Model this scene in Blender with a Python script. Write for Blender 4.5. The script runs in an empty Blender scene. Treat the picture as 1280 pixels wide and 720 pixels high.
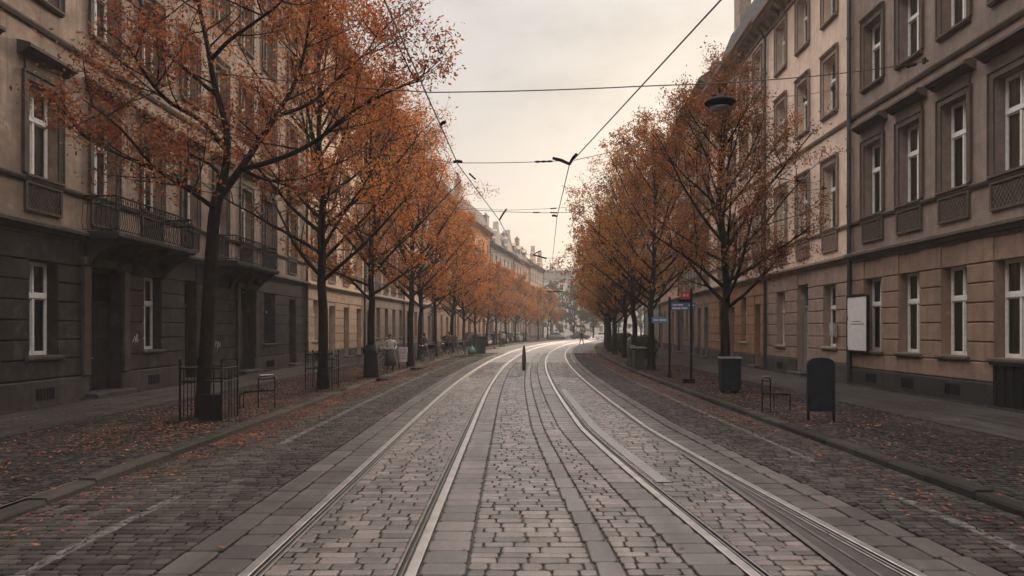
import bpy, bmesh, math, random
from mathutils import Vector, Matrix

R = random.Random(7)
sc = bpy.context.scene
COL = sc.collection
PI = math.pi
KERB = 0.10          # pavement height above the setts
FAC = 12.1           # facade distance from the street's centre line
CAMH = 2.0
FPX = 900.0          # focal length in pixels of a 1280 wide picture
HZ = 412.0           # row of the horizon


def at(px, py, z=KERB):
    """a point on the level z, read off the picture once"""
    Y = FPX * (CAMH - z) / (py - HZ)
    return (px - 640) * Y / FPX, Y


# ------------------------------------------------------------------ street line
def sx(t):
    if t < 18: return 0.0
    if t < 118: return .00095 * (t - 18) ** 2
    return 9.5 + .19 * (t - 118)


def st(t):
    if t < 18: return 0.0
    if t < 118: return .0019 * (t - 18)
    return .19


def P(t, u, z=0.0):
    a = math.atan(st(t))
    return Vector((sx(t) + u * math.cos(a), t - u * math.sin(a), z))


def head(t): return math.atan(st(t))      # turn to the right of +Y


# ------------------------------------------------------------------ mesh builder
class MB:
    def __init__(s):
        s.v = []; s.f = []; s.m = []; s.ut = []

    def add(s, vs, fs, m=0, ut=None):
        o = len(s.v)
        s.v += [tuple(p) for p in vs]
        s.f += [tuple(i + o for i in f) for f in fs]
        s.m += [m] * len(fs)
        if ut is not None: s.ut += ut
        return s

    def box(s, x0, x1, y0, y1, z0, z1, m=0):
        if x1 < x0: x0, x1 = x1, x0
        if y1 < y0: y0, y1 = y1, y0
        if z1 < z0: z0, z1 = z1, z0
        v = [(x0, y0, z0), (x1, y0, z0), (x1, y1, z0), (x0, y1, z0), (x0, y0, z1), (x1, y0, z1), (x1, y1, z1), (x0, y1, z1)]
        return s.add(v, [(0, 3, 2, 1), (4, 5, 6, 7), (0, 1, 5, 4), (1, 2, 6, 5), (2, 3, 7, 6), (3, 0, 4, 7)], m)

    def bbox(s, x0, x1, y0, y1, z0, z1, b=.02, m=0):
        """box whose top and front (y1) edges are bevelled"""
        v = [(x0, y0, z0), (x1, y0, z0), (x1, y0, z1), (x0, y0, z1),
             (x0, y1 - b, z0), (x1, y1 - b, z0), (x1, y1 - b, z1), (x0, y1 - b, z1),
             (x0 + b, y1, z0 + b), (x1 - b, y1, z0 + b), (x1 - b, y1, z1 - b), (x0 + b, y1, z1 - b)]
        f = [(0, 1, 2, 3), (1, 0, 4, 5), (2, 1, 5, 6), (3, 2, 6, 7), (0, 3, 7, 4), (5, 4, 8, 9), (6, 5, 9, 10), (7, 6, 10, 11), (4, 7, 11, 8), (9, 8, 11, 10)]
        return s.add(v, f, m)

    def prism(s, prof, x0, x1, m=0):
        """profile of (y, z) points pulled along x, closed"""
        n = len(prof)
        v = [(x0, y, z) for y, z in prof] + [(x1, y, z) for y, z in prof]
        f = [(i, (i + 1) % n, n + (i + 1) % n, n + i) for i in range(n)]
        f += [tuple(range(n - 1, -1, -1)), tuple(range(n, 2 * n))]
        return s.add(v, f, m)

    def tube(s, pts, rad, n=6, m=0, cap=True):
        pts = [Vector(p) for p in pts]
        if not hasattr(rad, '__len__'): rad = [rad] * len(pts)
        rings = []
        d0 = (pts[1] - pts[0]).normalized()
        ref = Vector((0, 0, 1)) if abs(d0.z) < .9 else Vector((1, 0, 0))
        a = d0.cross(ref).normalized()
        vs = []
        for i, p in enumerate(pts):
            d = (pts[min(i + 1, len(pts) - 1)] - pts[max(i - 1, 0)])
            if d.length < 1e-9: d = d0
            d.normalize()
            a = (a - d * a.dot(d))
            if a.length < 1e-6: a = d.orthogonal()
            a.normalize()
            b = d.cross(a)
            for k in range(n):
                q = 2 * PI * k / n
                vs.append(p + (a * math.cos(q) + b * math.sin(q)) * rad[i])
        fs = []
        for i in range(len(pts) - 1):
            for k in range(n):
                k2 = (k + 1) % n
                fs.append((i * n + k, i * n + k2, (i + 1) * n + k2, (i + 1) * n + k))
        if cap:
            fs.append(tuple(range(n - 1, -1, -1)))
            fs.append(tuple(range((len(pts) - 1) * n, len(pts) * n)))
        return s.add(vs, fs, m)

    def lathe(s, prof, n=12, m=0, c=(0, 0)):
        vs = [(c[0] + r * math.cos(2 * PI * k / n), c[1] + r * math.sin(2 * PI * k / n), z) for r, z in prof for k in range(n)]
        fs = [(i * n + k, i * n + (k + 1) % n, (i + 1) * n + (k + 1) % n, (i + 1) * n + k) for i in range(len(prof) - 1) for k in range(n)]
        fs.append(tuple(range(n - 1, -1, -1))); fs.append(tuple(range((len(prof) - 1) * n, len(prof) * n)))
        return s.add(vs, fs, m)

    def ring(s, c, rad, r, axis='x', n=18, k=5, m=0):
        pts = []
        for i in range(n + 1):
            q = 2 * PI * i / n
            if axis == 'x': pts.append((c[0], c[1] + rad * math.cos(q), c[2] + rad * math.sin(q)))
            elif axis == 'y': pts.append((c[0] + rad * math.cos(q), c[1], c[2] + rad * math.sin(q)))
            else: pts.append((c[0] + rad * math.cos(q), c[1] + rad * math.sin(q), c[2]))
        return s.tube(pts, r, k, m, cap=False)

    def mesh(s, name, mats, smooth=False):
        me = bpy.data.meshes.new(name)
        me.from_pydata(s.v, [], s.f)
        if not isinstance(mats, (list, tuple)): mats = [mats]
        for x in mats: me.materials.append(x)
        if len(mats) > 1: me.polygons.foreach_set('material_index', s.m)
        if smooth: me.polygons.foreach_set('use_smooth', [True] * len(s.f))
        if s.ut:
            at_ = me.attributes.new('ut', 'FLOAT_VECTOR', 'POINT')
            at_.data.foreach_set('vector', [c for p in s.ut for c in p])
        me.update()
        return me

    def build(s, name, mats, parent=None, smooth=False):
        return link(name, s.mesh(name, mats, smooth), parent)


def link(name, data, parent=None, loc=None, rz=None):
    o = bpy.data.objects.new(name, data)
    COL.objects.link(o)
    if parent is not None: o.parent = parent
    if loc is not None: o.location = loc
    if rz is not None: o.rotation_euler = (0, 0, rz)
    return o


def tag(o, label=None, cat=None, group=None, kind=None):
    if label: o['label'] = label
    if cat: o['category'] = cat
    if group: o['group'] = group
    if kind: o['kind'] = kind
    return o


def thing(name, label, cat, loc=(0, 0, 0), rz=0, group=None):
    o = link(name, None, None, loc, rz)
    o.empty_display_size = .2
    return tag(o, label, cat, group)


def copy_tree(o, parent=None):
    c = o.copy(); COL.objects.link(c); c.parent = parent
    for ch in list(o.children): copy_tree(ch, c)
    return c


# ------------------------------------------------------------------ materials
def ramp(nt, stops, fac=None, interp='LINEAR'):
    r = nt.nodes.new('ShaderNodeValToRGB'); cr = r.color_ramp; cr.interpolation = interp
    while len(cr.elements) > 1: cr.elements.remove(cr.elements[-1])
    for i, (p, c) in enumerate(stops):
        e = cr.elements[0] if i == 0 else cr.elements.new(p)
        e.position = p; e.color = (c[0], c[1], c[2], 1)
    if fac is not None: nt.links.new(fac, r.inputs[0])
    return r


def math_n(nt, op, a, b=None, clamp=False):
    n = nt.nodes.new('ShaderNodeMath'); n.operation = op; n.use_clamp = clamp
    for i, q in enumerate((a, b)):
        if q is None: continue
        if isinstance(q, (int, float)): n.inputs[i].default_value = q
        else: nt.links.new(q, n.inputs[i])
    return n.outputs[0]


def mix_c(nt, fac, a, b, mode='MIX'):
    n = nt.nodes.new('ShaderNodeMix'); n.data_type = 'RGBA'; n.blend_type = mode
    for sock, q in ((n.inputs[0], fac), (n.inputs[6], a), (n.inputs[7], b)):
        if isinstance(q, (int, float)): sock.default_value = q
        elif isinstance(q, (tuple, list)): sock.default_value = (q[0], q[1], q[2], 1)
        else: nt.links.new(q, sock)
    return n.outputs[2]


def noise_n(nt, vec, scale, detail=4, rough=.55, sc3=None):
    n = nt.nodes.new('ShaderNodeTexNoise')
    n.inputs['Scale'].default_value = scale; n.inputs['Detail'].default_value = detail; n.inputs['Roughness'].default_value = rough
    if sc3:
        m = nt.nodes.new('ShaderNodeMapping'); m.inputs['Scale'].default_value = sc3
        nt.links.new(vec, m.inputs[0]); vec = m.outputs[0]
    nt.links.new(vec, n.inputs['Vector'])
    return n.outputs[0]


def new_mat(name):
    m = bpy.data.materials.new(name); m.use_nodes = True
    nt = m.node_tree
    b = nt.nodes['Principled BSDF']
    return m, nt, b


def bump(nt, b, h, strength=.3, dist=.02, prev=None):
    n = nt.nodes.new('ShaderNodeBump'); n.inputs['Strength'].default_value = strength; n.inputs['Distance'].default_value = dist
    nt.links.new(h, n.inputs['Height'])
    nt.links.new(n.outputs[0], b.inputs['Normal'])
    return n


def plain(name, c, rough=.6, metal=0.0, var=.25, scale=6, bmp=.1, spec=.5):
    m, nt, b = new_mat(name)
    tc = nt.nodes.new('ShaderNodeTexCoord')
    n = noise_n(nt, tc.outputs['Object'], scale, 5)
    lo = [x * (1 - var) for x in c]; hi = [min(1, x * (1 + var)) for x in c]
    r = ramp(nt, [(.3, lo), (.7, hi)], n)
    nt.links.new(r.outputs[0], b.inputs['Base Color'])
    b.inputs['Roughness'].default_value = rough; b.inputs['Metallic'].default_value = metal
    b.inputs['Specular IOR Level'].default_value = spec
    if bmp:
        n2 = noise_n(nt, tc.outputs['Object'], scale * 8, 3)
        bump(nt, b, n2, bmp, .01)
    return m


def plaster(name, c, var=.22, streak=.5, rough=.85, stain=None, chip_=(.64, .4)):
    """old painted render: mottling, rain streaks, soot patches"""
    m, nt, b = new_mat(name)
    tc = nt.nodes.new('ShaderNodeTexCoord'); v = tc.outputs['Object']
    big = noise_n(nt, v, .35, 5, .6)
    mid = noise_n(nt, v, 2.2, 6, .65)
    fine = noise_n(nt, v, 26, 4, .6)
    stk = noise_n(nt, v, 1.0, 5, .6, (4.5, 4.5, .28))
    lo = [x * (1 - var) for x in c]; hi = [x * (1 + var) for x in c]
    base = ramp(nt, [(.32, lo), (.68, hi)], mid).outputs[0]
    st_ = stain or (c[0] * .45, c[1] * .43, c[2] * .42)
    sm = ramp(nt, [(.50, (0, 0, 0)), (.72, (1, 1, 1))], stk).outputs[0]
    base = mix_c(nt, math_n(nt, 'MULTIPLY', sm, streak), base, st_)
    bm = ramp(nt, [(.48, (0, 0, 0)), (.62, (1, 1, 1))], big).outputs[0]
    base = mix_c(nt, math_n(nt, 'MULTIPLY', bm, .45), base, [x * .62 for x in c])
    fm = ramp(nt, [(.3, (.82, .82, .82)), (.7, (1.12, 1.12, 1.12))], fine).outputs[0]
    base = mix_c(nt, 1.0, base, fm, 'MULTIPLY')
    # worn patches where older, paler render shows
    chip = noise_n(nt, v, 1.1, 7, .72)
    cm = ramp(nt, [(chip_[0], (0, 0, 0)), (chip_[0] + .03, (1, 1, 1))], chip).outputs[0]
    base = mix_c(nt, math_n(nt, 'MULTIPLY', cm, chip_[1]), base, (min(1, c[0] * 1.7), min(1, c[1] * 1.65), min(1, c[2] * 1.6)))
    nt.links.new(base, b.inputs['Base Color'])
    b.inputs['Roughness'].default_value = rough
    b.inputs['Specular IOR Level'].default_value = .12
    hsum = math_n(nt, 'ADD', math_n(nt, 'MULTIPLY', fine, .5), mid)
    bump(nt, b, hsum, .35, .012)
    return m


def stone_road(name, lo, hi, rough=(.38, .62), paint=True, island=True, bricks=None, spec=.5):
    m, nt, b = new_mat(name)
    a = nt.nodes.new('ShaderNodeAttribute'); a.attribute_name = 'ut'
    v = a.outputs['Vector']
    g = nt.nodes.new('ShaderNodeNewGeometry')
    fine = noise_n(nt, v, 60, 5, .75)
    mid = noise_n(nt, v, 5, 4, .6)
    big = noise_n(nt, v, .55, 5, .6, (1, .35, 1))
    if island:
        base = ramp(nt, [(0, lo), (.55, [(x + y) / 2 for x, y in zip(lo, hi)]), (1, hi)], g.outputs['Random Per Island']).outputs[0]
    else:
        base = ramp(nt, [(.3, lo), (.7, hi)], mid).outputs[0]
    fm = ramp(nt, [(.32, (.5, .49, .48)), (.68, (1.45, 1.44, 1.43))], fine).outputs[0]
    base = mix_c(nt, 1.0, base, fm, 'MULTIPLY')
    bm = ramp(nt, [(.3, (.72, .71, .70)), (.7, (1.22, 1.2, 1.18))], big).outputs[0]
    base = mix_c(nt, 1.0, base, bm, 'MULTIPLY')
    height = math_n(nt, 'ADD', math_n(nt, 'MULTIPLY', fine, .6), mid)
    grime = noise_n(nt, v, 1.0, 5, .65, (2.6, .22, 1))
    gm_ = ramp(nt, [(.40, (1, 1, 1)), (.68, (.55, .53, .52))], grime).outputs[0]
    base = mix_c(nt, 1.0, base, gm_, 'MULTIPLY')
    if bricks:
        bt = nt.nodes.new('ShaderNodeTexBrick')
        bt.inputs['Scale'].default_value = 1; bt.inputs['Brick Width'].default_value = bricks[0]; bt.inputs['Row Height'].default_value = bricks[1]
        bt.inputs['Mortar Size'].default_value = .012; bt.inputs['Mortar Smooth'].default_value = .6
        bt.inputs['Color1'].default_value = (.8, .8, .8, 1); bt.inputs['Color2'].default_value = (1.2, 1.18, 1.15, 1)
        bt.inputs['Mortar'].default_value = (.42, .4, .38, 1)
        wob = noise_n(nt, v, 3, 2)
        vm = nt.nodes.new('ShaderNodeVectorMath'); vm.operation = 'MULTIPLY_ADD'
        cmb = nt.nodes.new('ShaderNodeCombineXYZ'); nt.links.new(wob, cmb.inputs[0]); nt.links.new(wob, cmb.inputs[1])
        nt.links.new(cmb.outputs[0], vm.inputs[0]); vm.inputs[1].default_value = (.07, .05, 0); nt.links.new(v, vm.inputs[2])
        nt.links.new(vm.outputs[0], bt.inputs['Vector'])
        base = mix_c(nt, 1.0, base, bt.outputs['Color'], 'MULTIPLY')
        height = math_n(nt, 'SUBTRACT', math_n(nt, 'MULTIPLY', height, .4), math_n(nt, 'MULTIPLY', bt.outputs['Fac'], 1.2))
    rr = ramp(nt, [(.3, (rough[0],) * 3), (.7, (rough[1],) * 3)], mid).outputs[0]
    if paint:
        sep = nt.nodes.new('ShaderNodeSeparateXYZ'); nt.links.new(v, sep.inputs[0])
        u, t = sep.outputs[0], sep.outputs[1]
        masks = []
        for u0, hw, t0, t1 in ((-4.02, .06, 5.6, 8.7), (-4.05, .07, 12.6, 75), (4.63, .06, 5.6, 8.6), (4.62, .05, 10.9, 42)):
            du = math_n(nt, 'LESS_THAN', math_n(nt, 'ABSOLUTE', math_n(nt, 'SUBTRACT', u, u0)), hw)
            q = math_n(nt, 'MULTIPLY', du, math_n(nt, 'GREATER_THAN', t, t0))
            q = math_n(nt, 'MULTIPLY', q, math_n(nt, 'LESS_THAN', t, t1))
            masks.append(q)
        mk = masks[0]
        for q in masks[1:]: mk = math_n(nt, 'MAXIMUM', mk, q)
        wear = ramp(nt, [(.38, (.05, .05, .05)), (.62, (.62, .62, .62))], noise_n(nt, v, 9, 5, .7)).outputs[0]
        base = mix_c(nt, math_n(nt, 'MULTIPLY', mk, wear), base, (.17, .158, .145))
    nt.links.new(base, b.inputs['Base Color'])
    nt.links.new(rr, b.inputs['Roughness'])
    b.inputs['Specular IOR Level'].default_value = spec
    bump(nt, b, height, .6, .012)
    return m


def leaf_mat(name, cols, trans=.35, objvar=.12):
    m = bpy.data.materials.new(name); m.use_nodes = True
    nt = m.node_tree; nt.nodes.clear()
    out = nt.nodes.new('ShaderNodeOutputMaterial')
    g = nt.nodes.new('ShaderNodeNewGeometry')
    tc = nt.nodes.new('ShaderNodeTexCoord')
    oi = nt.nodes.new('ShaderNodeObjectInfo')
    cl = noise_n(nt, tc.outputs['Object'], .9, 2)
    f = math_n(nt, 'ADD', math_n(nt, 'MULTIPLY', g.outputs['Random Per Island'], .72),
               math_n(nt, 'MULTIPLY', math_n(nt, 'SUBTRACT', cl, .5), 1.7))
    f = math_n(nt, 'ADD', f, math_n(nt, 'MULTIPLY', math_n(nt, 'SUBTRACT', oi.outputs['Random'], .5), objvar))
    f = math_n(nt, 'ADD', f, .14, True)
    n = len(cols)
    r = ramp(nt, [(i / (n - 1), c) for i, c in enumerate(cols)], f)
    d = nt.nodes.new('ShaderNodeBsdfPrincipled'); d.inputs['Roughness'].default_value = .8
    d.inputs['Specular IOR Level'].default_value = .12
    tr = nt.nodes.new('ShaderNodeBsdfTranslucent')
    nt.links.new(r.outputs[0], d.inputs['Base Color'])
    nt.links.new(mix_c(nt, 1.0, r.outputs[0], (1.5, 1.2, .8), 'MULTIPLY'), tr.inputs[0])
    mx = nt.nodes.new('ShaderNodeMixShader'); mx.inputs[0].default_value = trans
    nt.links.new(d.outputs[0], mx.inputs[1]); nt.links.new(tr.outputs[0], mx.inputs[2])
    nt.links.new(mx.outputs[0], out.inputs[0])
    return m


def glass_mat(name):
    m = bpy.data.materials.new(name); m.use_nodes = True
    nt = m.node_tree; nt.nodes.clear()
    out = nt.nodes.new('ShaderNodeOutputMaterial')
    tp = nt.nodes.new('ShaderNodeBsdfTransparent'); tp.inputs[0].default_value = (.86, .88, .87, 1)
    gl = nt.nodes.new('ShaderNodeBsdfGlossy'); gl.inputs['Roughness'].default_value = .03
    tc = nt.nodes.new('ShaderNodeTexCoord')
    bn = nt.nodes.new('ShaderNodeBump'); bn.inputs['Strength'].default_value = .08; bn.inputs['Distance'].default_value = .05
    nt.links.new(noise_n(nt, tc.outputs['Object'], 2.2, 1), bn.inputs['Height']); nt.links.new(bn.outputs[0], gl.inputs['Normal'])
    lw = nt.nodes.new('ShaderNodeFresnel'); lw.inputs[0].default_value = 1.7
    mx = nt.nodes.new('ShaderNodeMixShader')
    nt.links.new(lw.outputs[0], mx.inputs[0]); nt.links.new(tp.outputs[0], mx.inputs[1]); nt.links.new(gl.outputs[0], mx.inputs[2])
    nt.links.new(mx.outputs[0], out.inputs[0])
    return m


def curtain_mat(name, c):
    m, nt, b = new_mat(name)
    tc = nt.nodes.new('ShaderNodeTexCoord'); oi = nt.nodes.new('ShaderNodeObjectInfo')
    w = noise_n(nt, tc.outputs['Object'], 1, 3, .5, (16, 1, .4))
    r = ramp(nt, [(.3, [x * .55 for x in c]), (.7, c)], w)
    k = ramp(nt, [(0, (.38, .38, .38)), (.5, (.75, .75, .74)), (1, (1.15, 1.12, 1.06))], oi.outputs['Random']).outputs[0]
    nt.links.new(mix_c(nt, 1.0, r.outputs[0], k, 'MULTIPLY'), b.inputs['Base Color'])
    b.inputs['Roughness'].default_value = .9
    return m


M = {}
M['setts'] = stone_road('granite_setts', (.050, .040, .035), (.16, .127, .110), (.36, .58))
M['setts_rough'] = stone_road('dull_vignette_setts', (.021, .018, .0165), (.062, .053, .048), (.6, .8), spec=.10)  # vignette darkness of the outer lanes put into the stone colour
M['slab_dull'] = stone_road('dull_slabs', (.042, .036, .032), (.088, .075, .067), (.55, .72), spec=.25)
M['slab'] = stone_road('granite_slabs', (.062, .050, .044), (.13, .105, .092), (.42, .60))
M['band'] = stone_road('pale_band_stone', (.075, .063, .056), (.135, .113, .101), (.42, .58))
M['walk_setts'] = stone_road('pavement_setts', (.018, .016, .015), (.048, .043, .040), (.75, .92), spec=.06, paint=False)  # near pavement tone lowered as well, edge falloff baked into it
M['walk_far'] = stone_road('pavement_far', (.030, .027, .025), (.052, .046, .042), (.75, .92), spec=.06, paint=False, island=False, bricks=(.16, .13))
M['footpath'] = stone_road('footpath_slabs', (.038, .036, .034), (.058, .055, .052), (.75, .92), spec=.06, paint=False, island=False, bricks=(.9, .6))
M['road_far'] = stone_road('road_far', (.085, .071, .063), (.14, .117, .104), (.40, .54), island=False, bricks=(.26, .22))
M['joint'] = plain('joint_dirt', (.045, .038, .033), .95, var=.4, scale=9, bmp=.3)
M['lane_far'] = stone_road('lane_far', (.05, .045, .041), (.085, .075, .069), (.55, .72), spec=.25, island=False, bricks=(.22, .14))
M['kerb'] = stone_road('kerb_granite', (.030, .027, .024), (.055, .050, .045), (.75, .92), spec=.06, paint=False)
M['ground'] = plain('earth', (.09, .08, .07), .95, scale=.3)
M['hill'] = plain('wooded_hill', (.05, .06, .04), .95, scale=.03, var=.5)
M['steel'] = plain('polished_rail_steel', (.36, .335, .315), .40, 1.0, var=.25, scale=4, bmp=0)
M['steel_dull'] = plain('rail_lip_steel', (.19, .172, .16), .42, 1.0, var=.25, scale=6, bmp=.05)
M['groove'] = plain('groove_grime', (.012, .011, .010), .8)
M['plate'] = plain('switch_plate_iron', (.06, .052, .047), .45, .6, var=.3)
M['white'] = plain('white_window_paint', (.66, .64, .60), .45, var=.12, scale=9, bmp=.06)
M['glass'] = glass_mat('window_glass')
M['curtain'] = curtain_mat('curtain_cloth', (.80, .78, .74))
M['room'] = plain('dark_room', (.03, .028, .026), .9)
M['iron'] = plain('black_iron', (.010, .0095, .009), .8, 0, var=.3, scale=14, spec=.1)
M['darkpaint'] = plain('bin_paint', (.008, .0115, .014), .6, 0, var=.5, scale=5, spec=.15)
M['greenpaint'] = plain('dark_green_paint', (.016, .026, .020), .5, var=.35, scale=5)
M['galv'] = plain('galvanised_steel', (.36, .35, .34), .42, .8, var=.25, scale=12)
M['wood_dark'] = plain('dark_door_wood', (.020, .015, .012), .6, var=.4, scale=5, spec=.25)
M['wood_green'] = plain('green_door_paint', (.045, .065, .045), .5, var=.3, scale=5)
M['wood_grey'] = plain('grey_door_paint', (.24, .24, .23), .5, var=.2, scale=5)
M['post'] = plain('brown_post_paint', (.055, .028, .022), .6, var=.4, scale=8)
M['bark'] = plain('bark', (.012, .010, .009), .95, var=.5, scale=7, bmp=.8, spec=.06)
M['slate'] = plain('roof_slate', (.06, .055, .055), .9, var=.3, scale=3, spec=.08)
M['tile'] = plain('roof_tile', (.15, .068, .046), .9, var=.3, scale=3, spec=.08)
M['brick'] = plain('chimney_render', (.22, .16, .13), .85, var=.3, scale=3)
M['tin'] = plain('zinc_pipe', (.055, .052, .05), .45, .5, var=.3, scale=4)
M['wire'] = plain('overhead_wire', (.045, .042, .04), .5, .6)
M['signwhite'] = plain('white_board', (.62, .58, .57), .55, var=.08, scale=4, bmp=.03)
M['signblue'] = plain('blue_enamel', (.06, .12, .22), .35, var=.12)
M['signred'] = plain('red_enamel', (.52, .05, .06), .4, var=.1)
M['ink'] = plain('faded_ink', (.16, .13, .13), .7)
M['rubber'] = plain('tyre_rubber', (.018, .018, .018), .75)
M['leafgrave'] = leaf_mat('fallen_leaf', [(.035, .018, .014), (.10, .036, .025), (.19, .064, .038), (.25, .115, .06)], .1)

# ------------------------------------------------------------------ world, sun
SUN_EL, SUN_AZ = math.radians(15), math.radians(16)
w = bpy.data.worlds.new('World'); sc.world = w; w.use_nodes = True
nt = w.node_tree; nt.nodes.clear()
wo = nt.nodes.new('ShaderNodeOutputWorld'); bg = nt.nodes.new('ShaderNodeBackground')
sky = nt.nodes.new('ShaderNodeTexSky'); sky.sky_type = 'NISHITA'; sky.sun_disc = False
sky.sun_elevation = SUN_EL; sky.sun_rotation = SUN_AZ; sky.dust_density = 3.0
tc = nt.nodes.new('ShaderNodeTexCoord'); sp = nt.nodes.new('ShaderNodeSeparateXYZ')
nt.links.new(tc.outputs['Generated'], sp.inputs[0])
# cloud deck: warm low in front, unseen zenith brightened to light facades, darker behind
S = 1 / .1
elev = ramp(nt, [(0, (.50 * S, .40 * S, .30 * S)), (.10, (.45 * S, .39 * S, .325 * S)), (.20, (.39 * S, .37 * S, .345 * S)), (.33, (.365 * S, .36 * S, .355 * S)),
                 (.43, (.40 * S, .397 * S, .395 * S)), (.52, (2.0 * S, 1.9 * S, 1.82 * S)), (.65, (3.0 * S, 2.85 * S, 2.75 * S)), (1, (3.8 * S, 3.62 * S, 3.5 * S))], sp.outputs[2]).outputs[0]
back = ramp(nt, [(0, (.5, .5, .5)), (.45, (.8, .8, .8)), (.8, (1, 1, 1)), (1, (1, 1, 1))],
            math_n(nt, 'ADD', math_n(nt, 'MULTIPLY', sp.outputs[1], .5), .5)).outputs[0]
cl = noise_n(nt, tc.outputs['Generated'], 3.4, 6, .58, (1, 1, 2.4))
clr = ramp(nt, [(.40, (.80, .81, .82)), (.5, (.98, .98, .98)), (.60, (1.10, 1.09, 1.08))], cl).outputs[0]
deck = mix_c(nt, 1.0, mix_c(nt, 1.0, elev, back, 'MULTIPLY'), clr, 'MULTIPLY')
nt.links.new(mix_c(nt, .93, sky.outputs[0], deck), bg.inputs[0])
bg.inputs[1].default_value = .1
nt.links.new(bg.outputs[0], wo.inputs[0])

sl = bpy.data.lights.new('sun', 'SUN'); sl.energy = 3.6; sl.angle = math.radians(10); sl.color = (1, .78, .58)
so = link('sun', sl)
sv = Vector((math.sin(SUN_AZ) * math.cos(SUN_EL), math.cos(SUN_AZ) * math.cos(SUN_EL), math.sin(SUN_EL)))
so.rotation_euler = sv.to_track_quat('Z', 'Y').to_euler(); so.location = (0, 0, 60)

# ------------------------------------------------------------------ camera
cd = bpy.data.cameras.new('camera'); cam = link('camera', cd, None, (0, 0, CAMH))
cam.rotation_euler = (PI / 2, 0, 0)
cd.sensor_width = 36; cd.lens = FPX / 1280 * 36; cd.shift_y = (HZ - 360) / 1280
cd.clip_end = 3000; cd.clip_start = .05
sc.camera = cam
vs = sc.view_settings
vs.view_transform = 'Standard'; vs.look = 'None'; vs.exposure = 0.55; vs.gamma = 1.0; vs.use_curve_mapping = False
sc.cycles.max_bounces = 8; sc.cycles.diffuse_bounces = 4; sc.cycles.glossy_bounces = 3; sc.cycles.transparent_max_bounces = 12
sc.cycles.volume_bounces = 1
sc.cycles.sample_clamp_indirect = 6

# ------------------------------------------------------------------ ground and road
g = MB().add([(-900, -300, -.22), (1200, -300, -.22), (1200, 1500, -.22), (-900, 1500, -.22)], [(0, 1, 2, 3)])
tag(g.build('ground', M['ground']), kind='structure')


def LL(t): return -2.14
def LR(t): return -.87
def RL(t): return 1.45 + (.6 * ((15 - t) / 9.5) ** 1.3 if t < 15 else 0)
def RR(t): return RL(t) + 1.27
def SW(t): return RR(t) - .10 - .40 * max(0, (11.5 - t) / 5.6) ** 1.4


def strip(mb, ua, ub, z, ts, m=0, zb=None):
    vs_, fs, ut = [], [], []
    fa = ua if callable(ua) else (lambda t: ua)
    fb = ub if callable(ub) else (lambda t: ub)
    for t in ts:
        for u, zz in ((fa(t), z), (fb(t), z if zb is None else zb)):
            vs_.append(P(t, u, zz)); ut.append((u, t, 0))
    for i in range(len(ts) - 1):
        fs.append((2 * i, 2 * i + 1, 2 * i + 3, 2 * i + 2))
    mb.add(vs_, fs, m, ut)


def trange(a, b, n): return [a + (b - a) * i / n for i in range(n + 1)]


rb = MB(); strip(rb, -5.42, 5.58, -.034, trange(-20, 43.5, 80))
tag(rb.build('road_bed', M['joint']), kind='structure')
rf = MB(); strip(rf, -5.42, -2.6, -.004, trange(61.8, 300, 90)); strip(rf, 3.3, 5.58, -.004, trange(61.8, 300, 90))
tag(rf.build('road_edge', M['lane_far']), kind='structure')
rb2 = MB(); strip(rb2, -5.42, -2.6, -.034, trange(43.5, 62, 20)); strip(rb2, 3.3, 5.58, -.034, trange(43.5, 62, 20))
tag(rb2.build('lane_bed', M['joint']), kind='structure')
rf = MB(); strip(rf, -2.6, 3.3, -.004, trange(43.3, 300, 110))
tag(rf.build('road', M['road_far']), kind='structure')


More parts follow.
